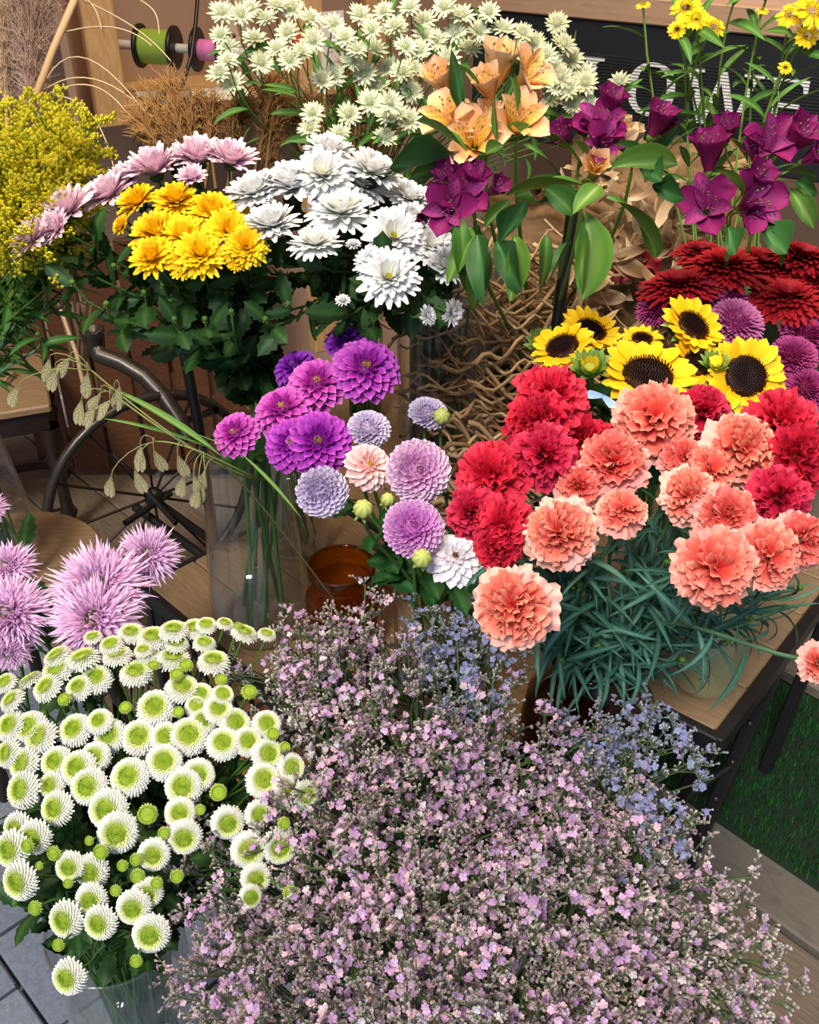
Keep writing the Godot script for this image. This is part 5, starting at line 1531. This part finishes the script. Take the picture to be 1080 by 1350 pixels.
func reds() -> void:
	var gp := [b_gerbera(H("5a0812"), H("8c0e1c"), H("b4202c"), 601), b_gerbera(H("4e0712"), H("7c0c1c"), H("a01a28"), 602)]
	var mp := [b_pompom(H("7a1248"), H("a42a70"), H("cc62a0"), 611), b_pompom(H("a83c80"), H("c85c9c"), H("e29ac4"), 612)]
	var q := bq(AB(0.58, 1.36, 0.67), 0.05, AB(0.58, 1.36, 0.47), 0.035, 1.38, 960, 390, 0.03, 0.0)
	q.sr = 0.0035; q.c0 = H("3a5c2a"); q.c1 = H("4a6a34"); q.leaf = M.lv_dah; q.nleaf = 2; q.ls = 0.07; q.l0 = 0.3; q.l1 = 0.8; q.mid = 0.08; q.nk = 0.3
	rng.seed = 620
	bunch("dark_red_gerbera", "flower", "dark red double gerberas", [[957, 346, 122, 0.0, 0.80, 0.0, 0], [896, 372, 112, -0.1, 0.84, 0.02, 1], [1004, 344, 100, 0.1, 0.75, -0.02, 0], [1060, 335, 100, 0.15, 0.80, 0.0, 1], [1040, 388, 112, -0.1, 0.72, 0.02, 0], [1074, 368, 90, 0.1, 0.6, 0.01, 0], [925, 330, 80, 0.0, 0.8, -0.03, 1]], gp, q,
		["dark red gerbera in the middle of the back row", "dark red gerbera seen edge on above the magenta pompon", "dark red gerbera behind the middle one", "dark red gerbera highest at the picture's edge", "dark red gerbera lowest, over the magenta flowers", "dark red gerbera cut by the picture's edge, below the highest", "dark red gerbera farthest back under the purple alstroemeria"])
	bunch("magenta_pompon", "flower", "magenta pompon chrysanthemums", [[970, 425, 84, 0.1, 0.5, 0.03, 1], [918, 392, 84, -0.1, 0.7, 0.01, 0], [955, 394, 74, 0.1, 0.65, 0.0, 0], [1046, 470, 70, -0.1, 0.45, 0.04, 0], [1062, 440, 74, 0.1, 0.6, 0.02, 0], [1064, 512, 66, 0.1, 0.3, 0.04, 0], [870, 405, 70, -0.4, 0.6, 0.01, 0]], mp, q,
		["pinkest magenta pompon, beside the uppermost sunflower", "dark magenta pompon behind the uppermost sunflower", "magenta pompon directly above the pinkest one", "magenta pompon beside the dark disc sunflower", "magenta pompon under the lowest dark red gerbera", "lowest magenta pompon, above the red carnation", "dark magenta pompon farthest towards the black rod"])

func lilies() -> void:
	var pe := [b_lily(H("eeb458"), H("f2bc88"), H("f6ccb4"), H("f4cc48"), H("7a3a14"), 1.0, 701), b_lily(H("eab058"), H("f4c494"), H("f8d8bc"), H("f2c24c"), H("7a3a14"), 0.45, 702), b_lily(H("d8b080"), H("e8bc98"), H("d8c098"), H("f0c868"), H("8a5a34"), 0.05, 703)]
	var pu := [b_lily(H("9c3478"), H("76084e"), H("921c6c"), H("b45098"), H("2e0420"), 1.0, 711), b_lily(H("942c70"), H("6a0644"), H("881a64"), H("a44488"), H("2e0420"), 0.5, 712), b_lily(H("500834"), H("5c083c"), H("781c58"), H("983070"), H("2e0420"), 0.05, 713)]
	var q := {"foot": AB(1.05, 1.32, 0.47), "mouth": AB(1.05, 1.32, 0.75), "z0": 1.24, "hub": 0.10}
	rng.seed = 720
	alstro("peach alstroemeria stem standing highest among the pale astrantia", "peach alstroemeria", [[659, 78, 92, 0.1, 0.65, 0.0, 1], [641, 108, 72, -0.3, 0.4, 0.02, 1], [703, 92, 76, 0.55, 0.3, 0.01, 0], [696, 128, 60, 0.4, 0.2, 0.0, 1]], pe, q,
		[[610, 150, 596, 62, 24, 0.02, 2], [660, 140, 690, 45, 20, 0.0, 0], [640, 130, 600, 75, 25, 0.0, 0], [655, 185, 645, 115, 20, 0.05, 1], [680, 150, 684, 100, 22, 0.03, 0]])
	alstro("peach alstroemeria stem with the open yellow throated florets", "peach alstroemeria", [[628, 178, 88, 0.0, 0.15, 0.04, 0], [688, 155, 84, 0.25, 0.2, 0.03, 0], [586, 150, 80, -0.4, 0.35, 0.02, 0], [577, 102, 74, -0.35, 0.45, -0.01, 1], [606, 165, 66, 0.3, 0.3, 0.02, 1], [645, 150, 60, 0.1, 0.5, 0.0, 1]], pe, q,
		[[690, 190, 745, 215, 26, 0.03, 1], [610, 200, 515, 213, 22, 0.03, 0], [600, 205, 512, 238, 22, 0.04, 2], [615, 200, 560, 145, 28, 0.06, 0], [650, 195, 700, 160, 30, 0.0, 0], [590, 225, 548, 215, 28, 0.02, 1], [640, 205, 655, 185, 40, 0.06, 0]])
	alstro("purple alstroemeria stem hanging in front of the white chrysanthemums", "purple alstroemeria", [[612, 252, 74, 0.05, 0.1, 0.05, 0], [590, 274, 74, -0.2, -0.2, 0.06, 0], [624, 232, 66, 0.3, 0.45, 0.04, 1], [590, 230, 62, -0.4, 0.4, 0.04, 1], [656, 246, 50, 0.5, 0.2, 0.03, 1], [597, 210, 36, -0.1, 0.7, 0.03, 2], [559, 286, 44, -0.3, -0.3, 0.05, 2]], [pu[0], pu[1], pu[2]], q,
		[[608, 290, 615, 375, 34, 0.06, 1], [630, 310, 645, 415, 42, 0.07, 2], [640, 320, 622, 398, 38, 0.06, 1], [655, 318, 690, 395, 40, 0.05, 2], [678, 310, 684, 388, 30, 0.06, 0], [640, 300, 665, 262, 26, 0.05, 0], [660, 320, 702, 265, 30, 0.06, 2], [620, 300, 595, 365, 36, 0.05, 0]])
	alstro("peach alstroemeria stem with drooping buds between the two purple groups", "peach alstroemeria", [[785, 218, 66, -0.1, 0.1, 0.03, 1], [833, 178, 64, 0.6, 0.35, 0.03, 2], [712, 252, 60, -0.45, -0.2, 0.04, 2], [793, 246, 40, 0.3, -0.5, 0.03, 2], [824, 162, 40, 0.4, 0.6, 0.02, 2]], pe, q,
		[[770, 245, 670, 235, 24, 0.05, 0], [765, 262, 690, 225, 24, 0.02, 1], [800, 260, 900, 300, 36, 0.05, 1], [770, 280, 790, 385, 36, 0.06, 0], [755, 285, 735, 240, 50, 0.06, 1], [790, 245, 762, 270, 60, 0.07, 0], [800, 225, 895, 195, 22, 0.02, 0], [720, 310, 722, 380, 34, 0.05, 1], [750, 320, 728, 370, 36, 0.07, 2], [830, 205, 868, 250, 26, 0.0, 2], [770, 300, 765, 375, 26, 0.06, 0]])
	alstro("purple alstroemeria stem above the drooping peach buds", "purple alstroemeria", [[793, 162, 80, -0.1, 0.4, 0.02, 0], [806, 132, 66, 0.2, 0.6, 0.01, 1], [741, 178, 64, -0.5, 0.3, 0.01, 1], [797, 186, 62, 0.0, 0.0, 0.03, 0], [770, 168, 44, -0.2, 0.3, 0.01, 2]], pu, q,
		[[760, 205, 712, 165, 28, 0.0, 0], [770, 205, 765, 180, 50, 0.03, 0], [840, 190, 838, 148, 30, 0.0, 1], [850, 235, 890, 235, 24, 0.0, 1], [860, 245, 905, 270, 40, 0.0, 2]])
	alstro("purple alstroemeria stem pointing up in front of the sign's lettering", "purple alstroemeria", [[870, 154, 70, 0.25, 0.62, 0.0, 1], [884, 166, 44, 0.6, 0.4, -0.01, 2]], pu, q,
		[[868, 200, 900, 158, 34, 0.0, 2], [850, 215, 830, 180, 30, 0.02, 1]])
	q = {"foot": AB(0.72, 1.40, 0.47), "mouth": AB(0.72, 1.40, 0.72), "z0": 1.27, "hub": 0.11}
	alstro("purple alstroemeria stem lowest, above the dark red gerberas", "purple alstroemeria", [[932, 270, 84, -0.25, 0.0, 0.04, 0], [1000, 262, 88, 0.35, 0.0, 0.04, 0], [1000, 232, 70, 0.3, 0.35, 0.03, 1], [935, 194, 84, -0.15, 0.7, 0.02, 1], [990, 285, 56, 0.2, -0.4, 0.03, 1]], pu, q,
		[[960, 300, 965, 345, 30, 0.05, 2], [980, 260, 960, 215, 30, 0.05, 0], [1010, 300, 1050, 330, 36, 0.02, 1], [1000, 290, 1030, 345, 40, 0.02, 2]])
	alstro("purple alstroemeria stem at the picture's edge under the yellow flowers", "purple alstroemeria", [[1022, 182, 78, 0.1, 0.3, 0.02, 0], [1055, 176, 84, 0.35, 0.35, 0.02, 1], [958, 168, 60, -0.2, 0.5, 0.0, 1], [1076, 205, 56, 0.5, 0.1, 0.02, 1], [994, 196, 54, -0.3, 0.3, 0.02, 1]], pu, q,
		[[1030, 230, 1075, 215, 26, 0.03, 1], [1040, 250, 1078, 290, 40, 0.0, 0], [985, 215, 975, 180, 30, 0.0, 0], [1050, 240, 1080, 262, 40, 0.0, 2]])

func fillers() -> void:
	# astrantia
	var ap := [b_astrantia(801, 0.0), b_astrantia(802, 0.15), b_astrantia(803, 0.9)]
	var q := bq(AB(1.38, 1.20, 0.80), 0.05, AB(1.38, 1.20, 0.46), 0.03, 1.52, 540, 100, 0.02, 0.0)
	q.sr = 0.0014; q.c0 = H("4f6f38"); q.c1 = H("7a9454"); q.mid = 0.12; q.leaf = M.lv_thin; q.nleaf = 2; q.ls = 0.06; q.l0 = 0.5; q.l1 = 0.95; q.nk = 0.3
	var l := [[292, 15], [290, 45], [300, 78], [318, 18], [335, 48], [350, 22], [385, 10], [378, 42], [410, 22], [398, 66], [345, 82], [382, 78], [364, 62], [288, 95], [306, 108], [413, 52], [330, 10], [425, 105], [440, 100], [408, 168], [412, 148], [365, 5], [300, 60]]
	var m := [[440, 30], [455, 48], [475, 18], [490, 38], [505, 14], [520, 32], [540, 8], [560, 25], [585, 8], [610, 18], [600, 42], [470, 64], [495, 62], [523, 36], [535, 60], [553, 66], [575, 52], [592, 76], [632, 40], [645, 15], [510, 88], [530, 94], [543, 120], [498, 112], [515, 134], [480, 96], [463, 80], [545, 88], [460, 150], [447, 174], [510, 152], [525, 148], [508, 180], [540, 158], [488, 134], [575, 100], [560, 45], [620, 62]]
	var r := [[675, 66], [690, 42], [705, 56], [720, 72], [735, 30], [745, 56], [730, 86], [715, 102], [755, 76], [770, 96], [750, 116], [772, 108], [735, 112], [725, 128], [756, 136], [778, 140], [816, 106], [702, 124], [665, 35], [740, 100], [712, 88]]
	rng.seed = 810
	for g in 3:
		var its: Array = [l, m, r][g]
		var od := ordinals(its, [6, 8, 6][g])
		for i in its.size():
			var it: Array = its[i]
			var z := zof(q, it) + R(-0.05, 0.05)
			var n := face(R(-0.35, 0.35), R(0.0, 0.55))
			var s := R(34, 42) * z / FL
			flower("astrantia", "%s, %s" % [["pale astrantia before the pine shelf", "whitish astrantia amid the bunch", "greyish astrantia by the sign"][g], od[i]], "flower", ["astrantia before the pine shelf", "astrantia behind the white chrysanthemums", "astrantia beside the sign"][g], P(it[0], it[1], z) - n * s * 0.1, n, s, ap[2 if g == 2 and i % 3 != 0 else i % 2], q)
	# yellow daisies at the top edge
	var hp := [b_helenium(821), b_helenium(822)]
	q = bq(AB(0.72, 1.40, 0.72), 0.05, AB(0.72, 1.40, 0.47), 0.03, 1.42, 960, 40, 0.0, 0.0)
	q.sr = 0.0022; q.c0 = H("4f7a34"); q.c1 = H("86a850"); q.leaf = M.lv_thin; q.nleaf = 8; q.ls = 0.075; q.l0 = 0.45; q.l1 = 0.97; q.nk = 0.35; q.mid = 0.05
	bunch("yellow_helenium", "flower", "yellow heleniums", [[905, 8, 46, -0.2, 0.3, 0.0], [942, 34, 40, 0.2, 0.2, 0.0], [918, 22, 36, -0.3, 0.1, 0.02], [893, 38, 28, -0.3, -0.1, 0.0], [1042, 18, 40, -0.2, 0.3, 0.0], [1072, 12, 56, 0.2, 0.3, 0.02], [1066, 46, 36, 0.0, -0.1, 0.0], [848, 5, 22, -0.2, 0.7, 0.0], [1005, 12, 20, 0.0, 0.7, 0.0], [1036, 88, 22, 0.0, 0.3, 0.03], [975, -20, 40, 0.0, 0.3, 0.0], [1020, -30, 40, 0.0, 0.3, 0.0]], hp, q,
		["yellow helenium topmost over the sign's upper edge", "yellow helenium with drooping petals above the lettering", "yellow helenium overlapping the topmost one", "small drooping yellow helenium, farthest towards the astrantia", "yellow helenium beside the big one at the corner", "big yellow helenium at the top corner", "drooping yellow helenium under the corner one", "green helenium bud nearest the sign's middle", "small green helenium bud at the top edge between the groups", "small yellow helenium head low among the green stems", "yellow helenium reaching above the frame over the sign", "yellow helenium reaching above the frame near the corner"])
	# pink quilled asters
	var sp := [b_aster(831), b_aster(832)]
	q = bq(Vector3(-0.50, 0.38, -1.02), 0.06, Vector3(-0.50, 0.02, -1.02), 0.04, 1.26, 120, 780, 0.03, 0.0)
	q.sr = 0.003; q.leaf = M.lv_mum; q.nleaf = 3; q.ls = 0.06; q.l0 = 0.2; q.l1 = 0.8
	bunch("quilled_aster", "flower", "pink quilled asters", grown([[195, 728, 88, 0.1, 0.45, -0.02], [128, 768, 140, 0.0, 0.5, 0.02], [122, 815, 128, 0.0, 0.3, 0.04], [8, 745, 76, -0.2, 0.4, 0.0], [8, 808, 116, -0.2, 0.25, 0.03], [10, 862, 60, 0.1, -0.4, 0.02], [-14, 668, 44, -0.2, 0.3, 0.0]], 1.08), sp, q,
		["smallest pink quilled aster, nearest the iron wheel", "largest pink quilled aster above the button chrysanthemums", "pink quilled aster overlapping the largest one from below", "pink quilled aster at the edge below the clear vase", "pink quilled aster with green eye at the picture's edge", "pink quilled petals drooping at the edge, lowest", "pink aster petals at the edge in front of the clear vase"])
	# goldenrod
	var gp := [p_goldenrod(841), p_goldenrod(842), p_goldenrod(843)]
	q = bq(Vector3(-0.668, 0.76, -1.345), 0.045, Vector3(-0.668, 0.47, -1.345), 0.04, 1.42, 60, 200, 0.06, 0.0)
	q.sr = 0.0018; q.c0 = H("3f5c20"); q.c1 = H("5c7a28"); q.leaf = M.lv_thin; q.nleaf = 7; q.ls = 0.06; q.l0 = 0.25; q.l1 = 0.97; q.nk = 0.35; q.mid = 0.0
	rng.seed = 845
	var gi := []
	for y in range(165, 330, 21):
		var xr := 128.0 - 0.6 * absf(y - 205.0) if y < 260 else 95.0 - (y - 260) * 1.1
		var x := -22.0
		while x < xr:
			gi.append([x + R(-6, 6), y + R(-6, 6)])
			x += 26.0
	for it in gi:
		var z := zof(q, it) + R(-0.06, 0.06)
		var n := face(clampf((it[0] - 40) / 160.0 + R(-0.2, 0.2), -0.6, 0.7), clampf((300 - it[1]) / 200.0, 0.0, 0.75))
		var k := int(clampf((it[1] - 128) / 66.0, 0, 2))
		var j := 0 if it[0] < 45 else 1
		flower("goldenrod", "yellow goldenrod plume in the %s of the bush, towards the %s" % [["crown", "middle", "lowest part"][k], ["picture's edge", "pine shelf"][j]], "flower", "goldenrod plumes, %s %s" % [["crown", "middle", "lowest"][k], ["outer", "inner"][j]], P(it[0], it[1], z), n, R(0.85, 1.15), gp[rng.randi() % 3], q)
	# dry plumes
	rng.seed = 850
	plume("pampas_grass", "tall mauve brown pampas plume at the picture's top corner", P(60, 300, 1.75), P(58, -60, 1.75), 0.75, 0.060, 1000, H("a08474"), H("c4a89a"), "", H("b09478"))
	plume("pampas_grass", "pale pampas plume cut by the picture's edge", P(15, 260, 1.80), P(-5, -60, 1.8), 0.75, 0.055, 800, H("c8a888"), H("e0c8a8"), "pampas plumes", H("c8ac84"))
	var bs := thing("pampas_stalk", "thick pale stalk crossing the corner below the mauve plume", "stalk", P(48, 125, 1.7))
	var mb := MB.new()
	mb.tube(PackedVector3Array([Vector3.ZERO, P(70, 65, 1.7) - bs.position, P(100, -5, 1.7) - bs.position]), 0.006, 0.006, 8, H("b89870"), H("d8bc94"))
	part(bs, "cane", mb.mesh(), M.dry)
	var bl := [[50, 130, 85, 30, 200, 160], [55, 122, 100, 85, 196, 150], [62, 125, 110, 100, 168, 150], [75, 45, 130, 30, 200, 60], [100, -5, 150, 20, 225, 80], [68, 125, 120, 130, 152, 228], [105, -10, 120, 5, 134, 38], [165, -10, 205, 10, 210, 45]]
	for k in bl.size():
		var b: Array = bl[k]
		var g := thing("arching_blade", "thin straw blade arching over the goldenrod towards the shelf, %s counted downwards" % ORD[k], "grass blade", P(b[0], b[1], 1.72), "arching straw blades")
		mb = MB.new()
		var z := 1.66
		mb.tube(bez(Vector3.ZERO, P(b[2], b[3], z) - g.position, P((b[2] + b[4]) / 2.0, (b[3] + b[5]) / 2.0 - 15, z) - g.position, P(b[4], b[5], z) - g.position, 12), 0.0016, 0.0009, 4, H("c8b088"), H("e0cca8"))
		part(g, "blade", mb.mesh(), M.dry)
	var dg := [[225, 110, 250, 225], [205, 140, 240, 235], [190, 165, 235, 240], [255, 140, 260, 240], [290, 140, 285, 250], [325, 130, 305, 260], [350, 110, 325, 270], [365, 135, 345, 270], [385, 150, 360, 270], [270, 160, 270, 250], [310, 165, 300, 250], [240, 175, 250, 245], [460, 85, 465, 220], [470, 110, 470, 230], [470, 190, 465, 260], [495, 195, 480, 260], [405, 130, 390, 250]]
	for k in dg.size():
		var b: Array = dg[k]
		plume("dry_grass_plume", "%s of the brown grass plumes behind the %s" % [("%s from the shelf end" % ORD[k]) if k < 12 else ["upper one", "lower one", "lowest one", "stub", "darkest one"][k - 12], "pink and white chrysanthemums" if k < 12 else "astrantia"], P(b[2], b[3], 1.62), P(b[0], b[1], 1.70 - 0.01 * (k % 4)), 0.85, 0.042, 130, H("5c4026") if k > 4 else H("8a6238"), H("a47a4c") if k > 4 else H("b88e58"), "brown dry grass plumes", H("6a5030"))
	oats()

func oats() -> void:
	rng.seed = 860
	var z := 1.22
	var sets := [[[330, 640, 250, 600, 120, 488], [[115, 482, 70, 484], [140, 490, 60, 500], [135, 498, 100, 510], [100, 492, 20, 520], [110, 505, 40, 510]]], [[330, 640, 240, 590, 150, 520], [[150, 520, 100, 545], [165, 518, 130, 540], [178, 525, 150, 525], [150, 535, 128, 550]]], [[340, 640, 260, 580, 205, 582], [[200, 585, 180, 625], [190, 590, 150, 640], [215, 590, 200, 620], [250, 590, 245, 640], [262, 595, 270, 640], [275, 600, 280, 650], [245, 600, 238, 660], [258, 610, 258, 660]]]]
	var heads := [[[68, 486], [75, 497], [28, 522], [118, 504], [95, 484]], [[110, 540], [135, 532], [160, 522], [128, 548], [148, 540]], [[180, 632], [149, 640], [205, 606], [187, 600], [236, 612], [257, 640], [272, 632], [270, 650], [244, 640], [264, 655]]]
	for s in 3:
		var st: Array = sets[s][0]
		var root := Vector3(-0.19, 0.74, -1.16)
		var o := thing("sea_oats", ["sea oats sprig with nodding seed heads reaching farthest towards the black table", "sea oats sprig with seed heads above the iron wheel", "sea oats sprig with hanging seed heads beside the clear vase"][s], "grass sprig", root, "sea oats sprigs")
		var mb := MB.new()
		var e := P(st[4], st[5], z)
		var pts := bez(Vector3.ZERO, P(st[0], st[1], z) - root, P(st[2], st[3], z) - root, e - root, 14)
		mb.tube(pts, 0.0016, 0.0009, 5, H("5c7a3c"), H("8a9058"))
		for h in heads[s]:
			var hp := P(h[0], h[1], z) + Vector3(0, 0.012, 0) - root
			var near := pts[14]
			for p in pts:
				if p.distance_to(hp) < near.distance_to(hp): near = p
			mb.tube(bez(near, near.lerp(hp, 0.5) + Vector3(0, 0.02, 0), hp + Vector3(0, 0.012, 0), hp, 5), 0.0007, 0.0005, 4, H("7a8a50"), H("a8a070"))
		part(o, "stem", mb.mesh(), M.stem)
		var sm := MB.new()
		for k in 11:
			var w := sin(PI * (k + 1.2) / 13.0)
			for u in [-1, 1]:
				petal(sm, Transform3D(Basis(Vector3.UP, 0.50 * u * w), Vector3(0.0005 * u, 0.0006 * (k % 2), 0.0024 * k)), 0.013 * (0.5 + 0.5 * w), 0.0055 * w + 0.001, 3, 2, 0.4, 0.4, 1.0, 0.0, 0.5, 0, 0, H("8c8456"), H("c0b688"), H("d8cfa8"))
		var mm := sm.mesh()
		for h in heads[s]:
			var hp := P(h[0], h[1], z) + Vector3(0, 0.012, 0) - root
			part(o, "seed_head", mm, M.dry, Transform3D(dir_basis(Vector3(R(-0.5, 0.3) - (0.5 if s < 2 else 0.0), -1.0, R(-0.2, 0.2)), -FW), hp))
	for k in 4:
		var b: Array = [[290, 600, 145, 498, 0.16], [275, 590, 130, 542, 0.12], [320, 600, 400, 680, 0.11], [300, 590, 250, 572, 0.1]][k]
		var a := P(b[0], b[1], 1.23)
		var e := P(b[2], b[3], 1.22)
		var g := thing("grass_leaf", ["long flat green blade rising towards the black table", "lower flat green blade pointing at the seed heads", "dark green blade hanging over the clear vase", "short green blade behind the hanging seed heads"][k], "grass blade", a, "sea oats blades")
		part(g, "blade", leafmesh(b[4] * 0.55, -0.25, 0.35, H("4f7a34"), H("86a860"), 0.4, 0.0, 12), M.leaf, Transform3D(dir_basis(e - a + Vector3(0, 0.01, 0), (UPV - FW * 0.6).normalized()) * Basis.from_scale(Vector3.ONE * a.distance_to(e)), Vector3.ZERO))
	var w := thing("trailing_stem", "thin dark stem trailing across the clear vase to the amber jar", "stem", P(275, 595, 1.24))
	var mb := MB.new()
	mb.tube(bez(Vector3.ZERO, P(340, 650, 1.24) - w.position, P(400, 740, 1.28) - w.position, P(440, 790, 1.32) - w.position, 12), 0.0014, 0.001, 4, H("3a3c20"), H("5c5a34"))
	part(w, "strand", mb.mesh(), M.stem)

func statice() -> void:
	var pk := [H("b48cb8"), H("c49ac4"), H("d8b0d0"), H("e0bccc"), H("ccaad4"), H("dcd0dc")]
	var bl := [H("8c8fbc"), H("9aa2cc"), H("a89cc8"), H("8c98b4")]
	var wh := [H("d8d0d8"), H("e8e2e0"), H("cdb8cc"), H("e4dcd0")]
	var pr := [p_statice(pk, H("ccc0bc"), 901), p_statice(pk, H("c4acb0"), 902, 0.7), p_statice(pk, H("d8d0c8"), 903, 0.42), p_statice(bl, H("a4acb4"), 904), p_statice(bl, H("c8ccd4"), 905), p_statice(wh, H("e0dccc"), 906)]
	var q := bq(Vector3(0.07, 0.39, -0.87), 0.07, Vector3(0.07, 0.03, -0.87), 0.05, 1.13, 640, 1080, 0.07, 0.0)
	q.sr = 0.0015; q.c0 = H("33482a"); q.c1 = H("4a5e38"); q.leaf = M.lv_thin; q.nleaf = 3; q.ls = 0.045; q.l0 = 0.4; q.l1 = 0.95; q.mid = 0.0; q.neck = 0.0; q.nk = 0.35
	rng.seed = 910
	var items := []
	var y := 905.0
	while y < 1420.0:
		var xl := 408.0 + (y - 900.0) * 0.12 if y < 1050 else 440.0 - (y - 1050.0) * 0.24
		var xr := 625.0 + (y - 905.0) * 1.25 if y < 1100 else (870.0 + (y - 1090.0) * 0.45 if y < 1270 else 940.0 - (y - 1270.0) * 0.3)
		var x := xl
		while x <= xr:
			items.append([x + R(-18, 18), y + R(-16, 16)])
			x += 60.0
		y += 50.0
	items.append_array([[478, 850], [500, 872], [455, 885], [520, 890], [425, 890], [590, 850], [620, 862], [650, 880], [385, 905], [405, 930], [575, 885], [830, 1005], [800, 985], [770, 990], [850, 1030], [945, 1255], [940, 1310], [300, 1150], [270, 1130], [335, 1150], [290, 1270], [330, 1230], [345, 1290], [400, 1120], [310, 1345]])
	for it in items:
		var dx: float = (it[0] - 640.0) / 330.0
		var z := zof(q, it) - 0.05 * (1.0 - dx * dx) + R(-0.03, 0.03)
		var n := face(clampf(dx * 0.75 + R(-0.25, 0.25), -0.85, 0.85), clampf(0.62 + R(-0.25, 0.25) - 0.25 * (it[1] - 1080.0) / 300.0, 0.0, 0.9))
		var kind := rng.randi() % 3
		var zone := "in the middle of the mass, %s, %s" % [["upper part", "centre", "lower part"][clampi(int((it[1] - 930.0) / 105.0), 0, 2)], "nearer the button chrysanthemums" if it[0] < 600 else "nearer the brown vase"]
		if (it[0] > 540 and it[0] < 700 and it[1] < 945) or (it[0] > 730 and it[1] < 1060) or (it[0] > 800 and it[1] < 1130):
			kind = 3 + rng.randi() % 2
			zone = "below the white dahlia" if it[0] < 690 else "beside the brown carnation vase"
		elif it[0] < 450 and it[1] < 1030 and rng.randf() < 0.6:
			kind = 5
			zone = "between the button chrysanthemums and the amber jar"
		elif it[0] < 415:
			zone = "straggling over the %s" % ("button chrysanthemums' edge" if it[1] < 1200 else "slate paving")
		elif it[1] < 930:
			zone = "in front of the amber jar"
		elif it[0] > 800:
			zone = "by the plank floor, %s" % ("nearer the black table leg" if it[1] < 1170 else "well below the table leg")
		elif it[1] > 1250:
			zone = "lowest, %s" % ("beneath the button chrysanthemums" if it[0] < 470 else ("in the middle of the picture's bottom edge" if it[0] < 700 else "towards the plank floor"))
		var col := "lilac pink" if kind < 3 else ("bluish lavender" if kind < 5 else "creamy white")
		flower("statice", "%s statice sprig %s" % [col, zone], "flower", "%s statice %s" % [col, zone], P(it[0], it[1], z), n, R(0.9, 1.2), pr[kind], q)
